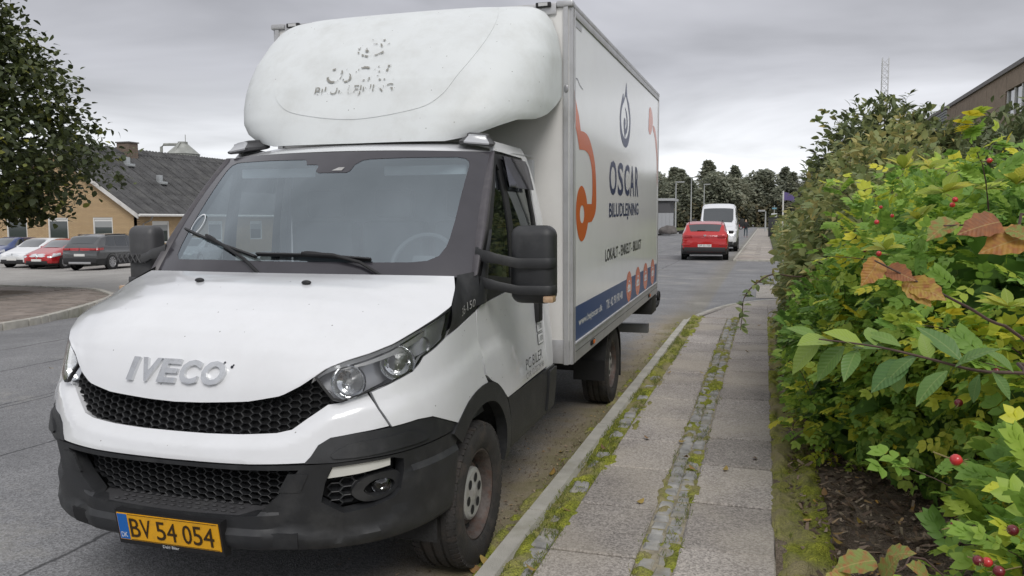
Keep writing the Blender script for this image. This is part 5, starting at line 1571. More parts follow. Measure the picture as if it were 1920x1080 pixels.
bm = bmesh.new(); tube(bm, [(.45, .9, EZ-.25), (.30, .9, EZ-.5), (.10, .9, EZ-.6), (.08, .45, EZ-.75), (.08, .3, 0)], .045, 8); fin(bm, 'downpipe', mat('zinc', (.33, .34, .35), .5, metal=.4), bl)
ch_ = boxo('chimney', -W/2-.55, -W/2+.55, 6.1, 7.0, RZ_-.5, RZ_+.85, brick_mat('chimney_brick', (.22, .15, .11), (.16, .11, .085), (.14, .12, .1), .25, .077, 0), rfp)
boxo('chimney_cap', -W/2-.62, -W/2+.62, 6.03, 7.07, RZ_+.85, RZ_+.94, mat('cap_lead', (.12, .11, .105), .7), ch_)
for k, yv in ((.80, 4.9), (.52, 5.9)):
    p = Vector((.35-k*SLEN*math.cos(sl), yv, EZ-.16+k*SLEN*math.sin(sl)))
    v = boxo('roof_vent', p.x-.16, p.x+.16, p.y-.16, p.y+.16, p.z, p.z+.55, mat('vent_zinc', (.42, .44, .45), .4, metal=.4), rfp, .02)
    boxo('vent_foot', p.x-.05, p.x+.50, p.y-.25, p.y+.25, p.z-.12, p.z+.08, MATS['vent_zinc'], v, .02)
# second building behind with long low ridge
b2 = empty('rear_hall', (-52., 70., -.75)); tag(b2, 'long dark roofed hall behind the brick building', 'building')
boxo('wall', -16, 16, 0, 12, 0, 5.0, mat('hall_wall', (.33, .30, .26), .9), b2)
bm = bmesh.new()
gridmesh(bm, lambda a, b: Vector((a, -.5+b*6.5, 4.9+b*3.55)), np.linspace(-16.5, 16.5, 34), (0, 1)); gridmesh(bm, lambda a, b: Vector((a, 6+b*6.5, 8.45-b*3.55)), (-16.5, 16.5), (0, 1)); fin(bm, 'roof', ETER, b2)
bm = bmesh.new(); lathe(bm, [(8.0, .30), (9.0, .30), (9.2, .45), (9.6, .42), (9.7, .2), (9.7, .0005)], 14, 'z'); o = fin(bm, 'vent_pipe', MATS['vent_zinc'], b2); o.location = (5.6, 3.5, -1.3)
bm = bmesh.new(); lathe(bm, [(6.6, 1.1), (7.0, .35), (7.1, .3)], 4, 'z'); o = fin(bm, 'pipe_flashing', MATS['vent_zinc'], b2); o.location = (5.6, 3.5, -.1)
silo = empty('silo', (-51.6, 63.5, -.75)); tag(silo, 'weathered grey silo with conical top behind the brick building roof', 'silo')
SILM = mat('silo_metal', (.30, .31, .29), .8, var=.3, vscale=1.5, dirt=((.14, .15, .11), .7, 1.))
bm = bmesh.new(); lathe(bm, [(0, 1.45), (8.55, 1.45), (8.6, 1.52), (9.55, .45), (9.75, .42), (9.75, .0005)], 16, 'z'); fin(bm, 'silo_body', SILM, silo, 25)
bm = bmesh.new(); tube(bm, [(-1.9, -.6, 0), (-1.9, -.6, 9.3), (-1.6, -.6, 9.5), (-.3, -.3, 9.5)], .13, 8); fin(bm, 'filling_pipe', SILM, silo)
bm = bmesh.new(); tube(bm, [(.1, -1.5, 8.4), (.1, -.5, 9.7)], .08, 6); tube(bm, [(.3, 0, 9.7), (.3, 0, 10.4)], .03, 6); fin(bm, 'ladder_rail', SILM, silo)
# brown slab building on the right
b3 = empty('concrete_building', (9., 22., 0)); tag(b3, 'brown concrete panel building rising behind the hedge', 'building')
PEB = mat('exposed_aggregate', (.26, .205, .155), .95, var=.12, vscale=3., bump=.7, bscale=60)
boxo('core', .2, 12, .1, 51.9, 0, 7.4, mat('core_brown', (.12, .10, .08), .9), b3)
k = 0; y = 0
while y < 51.5:
    if 11.2 < y < 15: 
        boxo('wall_panel', 0, .18, y+.015, y+2.985, 0, 5.7, PEB, b3); boxo('wall_panel', 0, .18, y+.015, y+2.985, 6.75, 7.45, PEB, b3)
        w = empty('window'); w.parent = b3
        boxo('pane', .10, .12, y+.08, y+2.9, 5.74, 6.72, BGL, w)
        for a in (0.02, .95, 1.9, 2.9): boxo('frame', .04, .10, y+a, y+a+.07, 5.72, 6.74, WFR, w)
    else:
        boxo('wall_panel', 0, .18, y+.015, y+2.985, 0, 7.45, PEB, b3)
    y += 3.0
boxo('roof_edge', -.10, .35, -.1, 52.1, 7.45, 7.62, mat('roof_edge_metal', (.13, .12, .115), .6), b3)
lv = empty('louvre_screen'); lv.parent = b3
for i in range(26): boxo('slat', -1.2, -1.12, 20., 29., 3.6+i*.12, 3.69+i*.12, mat('slat_grey', (.16, .17, .175), .6), lv)
# lattice mast
ms = empty('lattice_mast', (12.4, 100., 0)); tag(ms, 'thin lattice radio mast standing up behind the hedge', 'mast')
MST = mat('mast_steel', (.62, .62, .63), .5, metal=.4)
for a, b in ((-.33, -.33), (.33, -.33), (.33, .33), (-.33, .33)):
    bm = bmesh.new(); tube(bm, [(a, b, 0), (a, b, 19.6)], .036, 6); fin(bm, 'mast_leg', MST, ms)
bm = bmesh.new(); z = 9.
while z < 19.4:
    for (a, b), (c, d) in (((-.33, -.33), (.33, -.33)), ((.33, -.33), (.33, .33)), ((.33, .33), (-.33, .33)), ((-.33, .33), (-.33, -.33))):
        tube(bm, [(a, b, z), (c, d, z+.7)], .025, 4, False); tube(bm, [(a, b, z), (c, d, z)], .02, 4, False)
    z += .7
o = fin(bm, 'mast_bracing', MST, ms); o['kind'] = 'stuff'
# ================================================================== PLANTS
def leafproto(L=1., W=.55, seg=4, fold=.18, droop=.25, wid=(0, .75, 1., .72, 0), serr=0.):
    """Blade along +y with a folded midrib and a drooping tip."""
    V, F = [], []
    for i in range(seg+1):
        t = i/seg; w = W*.5*wid[min(i, len(wid)-1)]*L
        zc = -droop*t*t*L
        if serr: w *= 1-serr*(i % 2)
        V += [(-w, t*L-serr*.3*(i % 2), zc+fold*w), (0, t*L, zc), (w, t*L-serr*.3*(i % 2), zc+fold*w)]
    for i in range(seg):
        a, b = 3*i, 3*i+3
        for q in ((a, a+1, b+1, b), (a+1, a+2, b+2, b+1)):
            F += [(q[0], q[1], q[2]), (q[0], q[2], q[3])]
    return np.array(V, float), np.array(F)
def compound(n=7, L=1.):
    """Pinnate rose leaf: pairs of leaflets on a stalk and one at the tip."""
    V, F = [], []; k = 0
    def add(pv, pf, M, t):
        nonlocal k
        V.append(pv @ M.T+t); F.append(pf+k); k += len(pv)
    lv, lf = leafproto(1., .66, 3, .25, .18, (.12, .95, .85, .05))
    pairs = (n-1)//2
    for i in range(pairs):
        t = .28+.5*i/(pairs-1)
        for s in (-1, 1):
            a = s*(1.05-.15*i)
            M = np.array([[math.cos(a), math.sin(a), 0], [-math.sin(a), math.cos(a), 0], [0, 0, 1.]])*(.31+.05*i)
            add(lv, lf, M, np.array([0, t, -.12*t*t]))
    add(lv, lf, np.eye(3)*.40, np.array([0, .80, -.09]))
    st = np.array([[-.008, 0, -.01], [.008, 0, -.01], [0, .85, -.10]]); add(st, np.array([[0, 1, 2]]), np.eye(3), np.zeros(3))
    return np.concatenate(V)*L, np.concatenate(F)
def frames(D, N):
    """Rotation matrices whose y axis is D and z axis near N."""
    D = D/np.linalg.norm(D, axis=1, keepdims=True)
    X = np.cross(D, N); X /= np.linalg.norm(X, axis=1, keepdims=True)+1e-9
    Z = np.cross(X, D)
    return np.stack([X, D, Z], 2)
def fractal(P, sc):
    return np.array([mn.noise(Vector(p)*sc) for p in P])
def blob_points(blobs, n, lo=.72, hi=1.04, zmin=.05, rough=.28, sc=1.8, sel=None):
    """Points on and inside a union of ellipsoids, kept near the outer skin."""
    vol = np.array([b[1][0]*b[1][1]+b[1][1]*b[1][2]+b[1][0]*b[1][2] for b in blobs]); pk = NR.choice(len(blobs), n, p=vol/vol.sum())
    C = np.array([b[0] for b in blobs])[pk]; Rr = np.array([b[1] for b in blobs])[pk]
    d = NR.normal(size=(n, 3)); d /= np.linalg.norm(d, axis=1, keepdims=True)
    base = C+d*Rr
    f = 1+rough*fractal(base, sc)+.5*rough*fractal(base, sc*3.1)
    r = f*(lo+(hi-lo)*NR.random(n)**.6)
    P = C+d*Rr*r[:, None]
    keep = P[:, 2] > zmin
    for c, rr in blobs:   # drop what lies deep inside another ellipsoid
        q = (((P-np.array(c))/np.array(rr))**2).sum(1)
        keep &= q > (lo*.85)**2
    if sel is not None: keep &= sel(P)
    nn_ = d/Rr; nn_ /= np.linalg.norm(nn_, axis=1, keepdims=True)
    return P[keep], nn_[keep]
def orient(n, up=.6, out=.9, jit=.7, droop=.0):
    k = len(n)
    D = n*out+NR.normal(size=(k, 3))*jit+np.array([0, 0, up*.3-droop])
    N = n*.6+np.array([0, 0, up+.4])+NR.normal(size=(k, 3))*.35
    return frames(D, N)
def foliage(name, P, Rm, S, proto, m, parent, rnd):
    V0, F0 = proto; n = len(P); k = len(V0)
    V = np.einsum('nij,kj->nki', Rm, V0)*S[:, None, None]+P[:, None, :]
    F = (F0[None]+(np.arange(n)*k)[:, None, None]).reshape(-1, 3)
    o = npmesh(name, V.reshape(-1, 3), F, m, parent, np.repeat(rnd, k), True); o['kind'] = 'stuff'
    return o
PROTO_MESH = {}
def leaf_obj(name, key_, proto, m, parent, P, Rm, s, rv):
    """One leaf as its own object; meshes are shared between leaves of one tint."""
    q = (key_, round(rv*9)/9)
    if q not in PROTO_MESH:
        o = npmesh(name, proto[0], proto[1], m, parent, np.full(len(proto[0]), q[1]), True); PROTO_MESH[q] = o.data
    else: o = link(name, PROTO_MESH[q], None, parent)
    M = Matrix(Rm.tolist()).to_4x4() @ Matrix.Scale(s, 4); M.translation = Vector(P.tolist()); o.matrix_local = M
    return o
ROSE = [compound(7), compound(9), compound(5)]
OV = leafproto(1., .62, 4, .2, .3, (.1, .85, 1., .7, .02))
OVS = leafproto(1., .66, 2, .22, .2, (.15, 1., .03))
LAN = leafproto(1., .42, 5, .22, .35, (.08, .6, 1., .95, .6, .02))
SER = leafproto(1., .72, 8, .22, .25, (.15, .75, .92, 1., .98, .88, .66, .40, .02), .16)
ROSEM = leaf_mat('rose_leaf', [(0, (0.092, 0.184, 0.046)), (.35, (0.169, 0.315, 0.061)), (.7, (0.291, 0.460, 0.077)), (.88, (0.445, 0.568, 0.092)), (.95, (0.700, 0.700, 0.077)), (1, (0.700, 0.583, 0.046))], .42)
OLIVE = leaf_mat('hedge_leaf', [(0, (0.118, 0.166, 0.063)), (.5, (0.214, 0.261, 0.098)), (.85, (0.340, 0.355, 0.141)), (1, (0.522, 0.428, 0.159))], .38)
DARKL = leaf_mat('willow_leaf', [(0, (0.073, 0.097, 0.049)), (.6, (0.138, 0.170, 0.073)), (1, (0.227, 0.243, 0.113))], .3)
BIGM = leaf_mat('cherry_leaf', [(0, (0.090, 0.186, 0.072)), (.5, (0.168, 0.282, 0.072)), (1, (0.312, 0.420, 0.072))], .35, .42)
AUTM = leaf_mat('autumn_leaf', [(0, (.11, .05, .035)), (.3, (.30, .12, .05)), (.55, (.42, .22, .05)), (.75, (.44, .33, .06)), (1, (.22, .27, .07))], .3, .5)
YOUNG = leaf_mat('young_leaf', [(0, (.24, .33, .05)), (.6, (.38, .44, .06)), (1, (.55, .50, .07))], .4)
# veins and blotches on the autumn leaves
nn, ll = AUTM.node_tree.nodes, AUTM.node_tree.links
tt = nn.new('ShaderNodeTexCoord'); tx = nn.new('ShaderNodeTexNoise'); tx.inputs['Scale'].default_value = 5.; tx.inputs['Detail'].default_value = 4
ll.new(tt.outputs['Object'], tx.inputs['Vector'])
tr_ = nn.new('ShaderNodeMapRange'); tr_.inputs[1].default_value = .45; tr_.inputs[2].default_value = .62; ll.new(tx.outputs[0], tr_.inputs[0])
tm = nn.new('ShaderNodeMix'); tm.data_type = 'RGBA'; tm.inputs[7].default_value = (.34, .13, .05, 1)
rampo = [q for q in nn if q.type == 'VALTORGB'][0].outputs[0]
ll.new(rampo, tm.inputs[6]); ll.new(tr_.outputs[0], tm.inputs[0]); ll.new(tm.outputs[2], nn['Principled BSDF'].inputs['Base Color'])
def veins(m, rib):
    """Midrib and slanting side veins, in the leaf's own coordinates."""
    n, l = m.node_tree.nodes, m.node_tree.links
    b = n['Principled BSDF']
    t = n.new('ShaderNodeTexCoord'); s = n.new('ShaderNodeSeparateXYZ'); l.new(t.outputs['Object'], s.inputs[0])
    def mth(op, a, c=None, d=None):
        q = n.new('ShaderNodeMath'); q.operation = op
        for k, v in enumerate((a, c, d)):
            if v is None: continue
            if isinstance(v, (int, float)): q.inputs[k].default_value = v
            else: l.new(v, q.inputs[k])
        return q.outputs[0]
    ax = mth('ABSOLUTE', s.outputs[0])
    w = mth('SINE', mth('MULTIPLY_ADD', mth('SUBTRACT', s.outputs[1], mth('MULTIPLY', ax, .75)), 62., 0.))
    sv_ = mth('GREATER_THAN', w, .90)
    mr = mth('LESS_THAN', ax, .012)
    f = mth('MULTIPLY', mth('MAXIMUM', mth('MULTIPLY', sv_, .18), mr), .55)
    src = b.inputs['Base Color'].links[0].from_socket
    q = n.new('ShaderNodeMix'); q.data_type = 'RGBA'; q.inputs[7].default_value = (*rib, 1)
    l.new(src, q.inputs[6]); l.new(f, q.inputs[0]); l.new(q.outputs[2], b.inputs['Base Color'])
    u = n.new('ShaderNodeBump'); u.inputs['Strength'].default_value = .16; u.inputs['Distance'].default_value = .012
    l.new(w, u.inputs['Height']); l.new(u.outputs[0], b.inputs['Normal'])
veins(BIGM, (.30, .38, .14)); veins(AUTM, (.48, .36, .14)); veins(YOUNG, (.45, .5, .15))
BARK = mat('twig_bark', (.075, .045, .035), .8, var=.3, vscale=20)
BARKG = mat('trunk_bark', (.09, .08, .065), .9, var=.3, vscale=12, bump=.6, bscale=40)
def stems(parent, base, tips, r0=.012, name='stem'):
    for t in tips:
        b = np.array(base)+NR.normal(size=3)*np.array([.18, .3, 0]); t = np.array(t)
        mid = (b+t)/2+NR.normal(size=3)*.12+np.array([0, 0, .1])
        bm = bmesh.new(); tube(bm, catmull([tuple(b), tuple(mid), tuple(t)], 4), list(np.linspace(r0, r0*.35, 9)), 5); fin(bm, name, BARK, parent)
def bush(name, label, blobs, n, protos, m, size, nobj, base, shoots=0, slen=(.2, .45), cat='shrub', group=None, up=.6, bias=0., zmin=.12, sel=None, objname='leaf', nst=8, deep=.35, droop=0., rough=.28):
    root = empty(name, base); tag(root, label, cat, group)
    B = [(tuple(np.array(c)-np.array(base)), r) for c, r in blobs]
    off = np.array(base)
    P, nn_ = blob_points(B, n, zmin=zmin-base[2], rough=rough, sel=(lambda Q: sel(Q+off)) if sel else None)
    Rm = orient(nn_, up, droop=droop); S = NR.uniform(size[0], size[1], len(P))
    # arching shoots that break the outline, leaves set along each
    ex_p, ex_n = [], []
    for i in NR.choice(len(P), shoots, replace=False) if shoots else []:
        if nn_[i][2] < -.1: continue
        d_ = nn_[i]*.7+NR.normal(size=3)*.35+np.array([-.1, -.1, .75]); d_ /= np.linalg.norm(d_); L_ = NR.uniform(*slen)
        q = [P[i]-d_*.12, P[i]+d_*L_*.5, P[i]+d_*L_+np.array([nn_[i][0], nn_[i][1], -.35])*L_*.3]
        cp_ = catmull([tuple(x) for x in q], 4)
        bm = bmesh.new(); tube(bm, cp_, list(np.linspace(.004, .0012, len(cp_))), 4, False); fin(bm, 'shoot', BARK, root)
        for k, x in enumerate(cp_[2:]):
            for _ in range(2):
                ex_p.append(np.array(x)); a_ = NR.uniform(0, 6.28); ex_n.append(np.array([math.cos(a_), math.sin(a_), .35]))
    if ex_p:
        P = np.concatenate([P, np.array(ex_p)]); Rm = np.concatenate([Rm, orient(np.array(ex_n), up, 1., .25)]); S = np.concatenate([S, NR.uniform(size[0]*.8, size[1], len(ex_p))])
    patch = np.array([mn.noise(Vector(p)*1.3) for p in P+off])
    rv = np.clip(NR.random(len(P))*.62+.22+.28*patch+bias, 0, .93)
    yl = NR.random(len(P)) < .03+.08*np.clip(patch, 0, 1); rv[yl] = NR.uniform(.93, 1., yl.sum())
    dist = np.linalg.norm(P+off-np.array([0, 0, CAMH]), axis=1)
    idx = np.argsort(dist-NR.random(len(P))*.4)[:nobj]
    rest = np.setdiff1d(np.arange(len(P)), idx)
    for i in idx: leaf_obj(objname, name+str(i % len(protos)), protos[i % len(protos)], m, root, P[i], Rm[i], S[i], rv[i])
    for k, pr in enumerate(protos):
        r_ = rest[k::len(protos)]
        foliage('foliage', P[r_], Rm[r_], S[r_], pr, m, root, rv[r_])
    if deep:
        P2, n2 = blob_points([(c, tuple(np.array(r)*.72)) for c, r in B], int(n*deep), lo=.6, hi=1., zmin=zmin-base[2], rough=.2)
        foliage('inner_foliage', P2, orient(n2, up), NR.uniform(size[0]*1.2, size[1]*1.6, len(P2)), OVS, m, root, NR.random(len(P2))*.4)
    tips = P[NR.choice(len(P), min(nst, len(P)))]
    stems(root, (B[0][0][0], B[0][0][1], .0), tips*np.array([.9, .9, .9]))
    return root
def ray_pt(px, py, y):
    """World point on a photographed direction at forward distance y along the road."""
    d = fw+rt*((px-960)/1521.5)-upv*((py-540)/1521.5)
    return Vector((0, 0, CAMH))+d*(y/d.y)
hips = {}
def hip(parent, p, r, dark=0.):
    m = mat('rose_hip_dark' if dark else 'rose_hip', (.16, .010, .018) if dark else (.52, .03, .03), .28, coat=.4, var=.15, vscale=40)
    h_ = empty('rose_hip'); h_.parent = parent; h_.location = Vector(p)-parent.location
    if dark not in hips:
        bm = bmesh.new(); lathe(bm, [(-1., .05), (-.9, .45), (-.5, .9), (0, 1.02), (.5, .88), (.85, .5), (.98, .25), (1.02, .0005)], 14, 'z'); o = fin(bm, 'fruit', m, h_)
        bm = bmesh.new()
        for k in range(5):
            M_ = Matrix.Rotation(2*PI*k/5, 4, 'Z')
            q = [bm.verts.new(M_ @ Vector(v)) for v in ((-.12, .15, .95), (.12, .15, .95), (.08, .5, 1.35), (0, .75, 1.95))]
            bm.faces.new((q[0], q[1], q[2])); bm.faces.new((q[0], q[2], q[3]))
        tube(bm, [(0, 0, -.95), (.2, .1, -2.), (.7, .2, -3.6)], .14, 5)
        o2 = fin(bm, 'sepals', mat('sepal', (.20, .16, .06), .6), h_, 0); hips[dark] = (o.data, o2.data)
    else:
        link('fruit', hips[dark][0], None, h_); link('sepals', hips[dark][1], None, h_)
    h_.scale = (r, r, r); h_.rotation_euler = (R.uniform(1.2, 2.4), R.uniform(-.7, .7), R.uniform(0, 6))
open_soil = lambda P: (P[:, 0] > .165*P[:, 1]+.02) | (P[:, 1] > 4.6)
roseA = bush('rose_bush', 'bright green rose bush with red hips at the lower right, nearest the camera', [((1.22, 2.75, .62), (.62, .75, .62)), ((1.55, 2.2, .55), (.7, .7, .6)), ((1.75, 3.3, .95), (.8, .8, .75))], 3000, ROSE, ROSEM, (.10, .165), 260, (1.4, 2.7, .1), 40, bias=.11, sel=lambda P: P[:, 0] > .185*P[:, 1]+.03)
roseB = bush('rose_bush', 'low yellowing rose bush leaning over the moss edge in the middle of the bed', [((.72, 6.0, .62), (.46, .75, .68)), ((.62, 7.3, .6), (.40, .7, .65)), ((.95, 5.2, .75), (.42, .6, .55))], 3400, ROSE, ROSEM, (.09, .145), 120, (.85, 6.2, .1), 40, bias=.11)
roseC = bush('rose_bush', 'tall rose bush with scattered hips in the middle of the hedge', [((1.45, 4.4, 1.15), (.75, 1.0, .80)), ((1.05, 5.4, 1.2), (.62, 1.0, .72)), ((2.3, 4.6, 1.4), (.9, 1.1, .95))], 5200, ROSE, ROSEM, (.095, .15), 200, (1.5, 4.8, .1), 60, bias=.10)
roseD = bush('rose_bush', 'high rose bush under the brown building at the right edge', [((2.35, 6.2, 1.2), (1.0, 1.2, 1.0)), ((1.55, 7.0, 1.3), (.75, 1.1, .80))], 3800, ROSE, ROSEM, (.11, .17), 60, (2.1, 6.4, .1), 60, (.2, .4), bias=.12)
E1 = bush('dense_shrub', 'dense olive green shrub overhanging the pavement beside the truck rear', [((.98, 8.6, 1.0), (.80, 1.5, 1.15)), ((1.30, 10.6, 1.25), (1.02, 1.9, 1.42)), ((.75, 9.6, .75), (.55, 1.6, .8))], 11500, [OV], OLIVE, (.075, .125), 260, (1.1, 9.6, .1), 50, (.15, .35), up=.35, bias=.16, droop=.2, deep=.3, rough=.18)
E2 = bush('dense_shrub', 'taller olive shrub behind the overhanging one at the end of the hedge', [((1.75, 13.2, 1.68), (1.2, 1.8, 1.6)), ((2.0, 15.6, 1.5), (1.35, 1.6, 1.45))], 8500, [OV], OLIVE, (.085, .14), 0, (1.7, 13.8, .1), 50, (.15, .4), up=.35, bias=.06, droop=.15, deep=.3, rough=.2)
F1 = bush('willow_shrub', 'dark feathery shrub forming the highest point of the hedge', [((1.5, 13.0, 2.4), (.75, 1.2, .95)), ((2.2, 13.0, 2.2), (.9, 1.2, 1.0)), ((1.2, 12.5, 1.9), (.6, 1.1, .95)), ((2.9, 13.0, 2.1), (.9, 1.2, 1.0))], 7000, [LAN], DARKL, (.09, .15), 0, (1.9, 12.7, .1), 110, (.2, .5), up=1.4, deep=.25, rough=.45, zmin=1.2)
F2 = bush('willow_shrub', 'dark narrow-leaved shrub in front of the brown building', [((3.0, 11.8, 2.1), (1.0, 1.2, .87)), ((3.9, 11.5, 2.1), (1.0, 1.2, .85)), ((2.6, 10.2, 1.9), (.8, 1., .7))], 6500, [LAN], DARKL, (.09, .15), 0, (3.2, 11.5, .1), 80, (.2, .45), up=1.0, deep=.3, rough=.4, zmin=.9)
# rose hips where the photograph shows them
for (px, py, y, r, dk, par) in ((1792, 864, 2.25, .0165, 0, roseA), (1797, 757, 3.4, .017, 1, roseC), (1868, 697, 3.1, .014, 1, roseC), (1790, 986, 2.5, .014, 1, roseA), (1898, 996, 2.2, .015, 1, roseA), (1833, 1053, 2.0, .013, 1, roseA), (1850, 1056, 2.05, .013, 0, roseA), (1872, 1073, 2.0, .014, 1, roseA),
    (1644, 418, 4.4, .017, 0, roseC), (1648, 477, 3.7, .016, 0, roseC), (1791, 376, 3.7, .016, 0, roseC), (1786, 386, 3.7, .015, 0, roseC), (1856, 303, 4.4, .018, 0, roseC), (1673, 406, 4.5, .013, 0, roseC), (1622, 471, 4.3, .014, 1, roseC), (1652, 390, 4.6, .013, 0, roseC)):
    hip(par, ray_pt(px, py, y), r*(.72 if py < 700 else .9), dk)
def twig(parent, pts, r0, r1, m=BARK, name='twig'):
    off = Vector(parent.location)
    p = catmull([tuple(Vector(q)-off) for q in pts], 4); bm = bmesh.new(); tube(bm, p, list(np.linspace(r0, r1, len(p))), 6); return fin(bm, name, m, parent)
def leaf_at(parent, base, tip, proto, key_, m, rv, face=(0, -.5, 1.), name='leaf', ws=1.):
    b, t = np.array(base), np.array(tip); d = t-b; L = np.linalg.norm(d)
    Rm = frames(d[None], np.array(face, float)[None]+NR.normal(size=(1, 3))*.15)[0]
    return leaf_obj(name, key_, proto, m, parent, b-np.array(parent.location), Rm, L, rv)
# long cherry-like branch reaching left over the roses
br = empty('leafy_branch', (1.6, 2.4, .1)); tag(br, 'long branch with large glossy leaves reaching left over the roses', 'branch')
Y_ = 1.95
tw = [ray_pt(*p) for p in ((1990, 715, 2.3), (1920, 702, 2.1), (1833, 697, 2.0), (1737, 673, 1.95), (1641, 651, 1.93), (1535, 637, 1.9))]
twig(br, [(1.6, 2.4, .12), (1.75, 2.6, .8)]+[tuple(p) for p in tw], .0065, .0018)
for (bx_, by, tx_, ty, rv) in ((1804, 680, 1737, 603, .25), (1742, 675, 1732, 627, .8), (1703, 678, 1631, 719, .15), (1689, 651, 1626, 613, .6), (1607, 656, 1583, 695, .35), (1540, 639, 1472, 690, .9), (1535, 637, 1482, 603, .6), (1641, 649, 1631, 606, .7), (1776, 697, 1713, 738, .3), (1836, 704, 1814, 757, .2), (1684, 685, 1674, 743, .4), (1583, 651, 1520, 704, .5),
    (1560, 642, 1505, 628, .85), (1660, 655, 1600, 640, .5), (1720, 668, 1655, 700, .2), (1860, 700, 1905, 745, .3), (1790, 690, 1850, 640, .3), (1620, 652, 1560, 610, .95), (1900, 700, 1860, 650, .4)):
    leaf_at(br, ray_pt(bx_, by, Y_), ray_pt(tx_, ty, Y_-R.uniform(-.05, .08)), LAN if R.random() < .3 else OV, 'ch', BIGM, rv)
# bramble with turning leaves close to the lens
bb = empty('bramble', (1.2, 1.8, .1)); tag(bb, 'bramble shoot with orange and brown serrated autumn leaves', 'bramble')
Yb = 1.35
twig(bb, [(1.2, 1.8, .12), (1.0, 1.7, .9)]+[tuple(ray_pt(*p)) for p in ((1985, 700, 1.5), (1850, 600, 1.4), (1780, 560, 1.36), (1700, 520, 1.34), (1640, 490, 1.33))], .0035, .0013)
twig(bb, [(1.0, 1.7, .9)]+[tuple(ray_pt(*p)) for p in ((2000, 480, 1.45), (1900, 440, 1.38), (1830, 425, 1.35), (1770, 425, 1.33))], .003, .0012)
for (bx_, by, tx_, ty, rv) in ((1790, 415, 1740, 440, .95), (1875, 418, 1805, 430, .25), (1935, 445, 1845, 462, .55), (1650, 488, 1622, 532, .6), (1662, 505, 1712, 520, .2), (1705, 530, 1772, 556, .72), (1700, 525, 1745, 570, .66), (1890, 430, 1935, 445, 1.)):
    leaf_at(bb, ray_pt(bx_, by, Yb), ray_pt(tx_, ty, Yb-.03), SER, 'br', AUTM, rv, (0, -1., .55))
for (bx_, by, tx_, ty, rv, y) in ((1640, 1052, 1565, 1058, 1., 1.75), (1660, 1045, 1705, 1030, 1., 1.75), (1655, 1090, 1668, 1045, 1., 1.72), (1742, 1090, 1715, 1055, 1., 1.72), (1600, 1090, 1545, 1085, .9, 1.72)):
    leaf_at(bb, ray_pt(bx_, by, y), ray_pt(tx_, ty, y-.04), SER, 'br', AUTM, rv, (0, -.6, .8))
twig(bb, [(1.1, 1.75, .15)]+[tuple(ray_pt(*p)) for p in ((1800, 1110, 1.9), (1680, 1075, 1.76), (1600, 1055, 1.74))], .003, .0012)
# pale shoot tips of the roses
for (px, py, y, sc, par) in ((1770, 345, 3.55, .115, roseC), (1662, 452, 3.55, .10, roseC), (1695, 300, 4.4, .11, roseD), (1720, 395, 3.7, .09, roseC), (1850, 340, 4.2, .10, roseC), (1905, 330, 3.9, .11, roseC), (1745, 300, 4.6, .11, roseD), (1890, 560, 2.6, .08, roseA), (1590, 660, 4.9, .08, roseB)):
    p = ray_pt(px, py+18, y)
    for k in range(9):
        a = 2*PI*k/9+R.uniform(-.3, .3); e_ = R.uniform(.2, 1.2)
        d_ = Vector((math.cos(a)*math.cos(e_), math.sin(a)*math.cos(e_), math.sin(e_)))*sc*R.uniform(.7, 1.1)
        leaf_at(par, p, p+d_, LAN, 'yg', YOUNG, R.random(), (0, -.4, 1), 'shoot_leaf')
# thin rose shoot hanging over the pavement corner
sh_ = empty('hanging_shoot', (1.0, 8.3, .1)); tag(sh_, 'thin shoot with small round leaves hanging over the pavement corner', 'shoot')
pts = [tuple(ray_pt(*p)) for p in ((1500, 520, 7.6), (1450, 515, 7.4), (1415, 535, 7.3), (1395, 560, 7.25), (1392, 590, 7.2), (1388, 620, 7.2))]
twig(sh_, [(1.0, 8.3, .1), (.9, 8.2, 1.2)]+pts, .010, .003)
for k in range(26):
    t = R.uniform(.1, .98); q = pts[min(int(t*5), 4)]; q2 = pts[min(int(t*5)+1, 5)]; b = Vector(q).lerp(Vector(q2), t*5-int(t*5))
    leaf_at(sh_, b, b+Vector((R.uniform(-1, 1), R.uniform(-.6, .6), R.uniform(-.7, .5))).normalized()*R.uniform(.05, .085), OV, 'hs', OLIVE, R.random()*.6)

# ---- linden-like tree on the left island
tree = empty('broadleaf_tree', (-20.9, 16.0, gz(-20.9)+.1)); tag(tree, 'large dark broadleaf tree on the island at the left edge', 'tree')
hz = [2.1, 2.5, 3.4, 4.6, 5.8, 7.2, 8.6, 10.]; hr = [1.6, 3.0, 4.75, 4.5, 3.4, 2.25, 1.4, .5]
bm = bmesh.new(); tube(bm, [(0, 0, -.1), (.05, 0, 1.2), (0, .1, 3.), (.1, 0, 6.), (0, 0, 9.)], [.24, .19, .16, .10, .03], 10); fin(bm, 'trunk', BARKG, tree)
tips = []; cl = []
for i in range(1080):
    z = 2.3+8.*R.random()**1.15
    a = R.uniform(0, 2*PI); rr = float(np.interp(z, hz, hr))*(R.random()**.45)*R.uniform(.86, 1.06)
    cl.append((rr*math.cos(a), rr*math.sin(a), z-.02*rr))
for i in range(46):
    t = cl[R.randrange(len(cl))]; z0 = min(max(1.0, t[2]*.62), 7.5)
    bm = bmesh.new(); tube(bm, catmull([(0, 0, z0), (t[0]*.5, t[1]*.5, z0+(t[2]-z0)*.62+.15), t], 3), [.07, .055, .045, .035, .025, .016, .008], 6); fin(bm, 'limb', BARKG, tree)
P = []
for c in cl:
    n = R.randint(26, 44); q = NR.normal(size=(n, 3))*np.array([.29, .29, .19]); P.append(q+np.array(c))
P = np.concatenate(P)
nn_ = P/np.linalg.norm(P, axis=1, keepdims=True)
Rm = orient(nn_, .5, .4, .8, .35); S = NR.uniform(.13, .21, len(P))
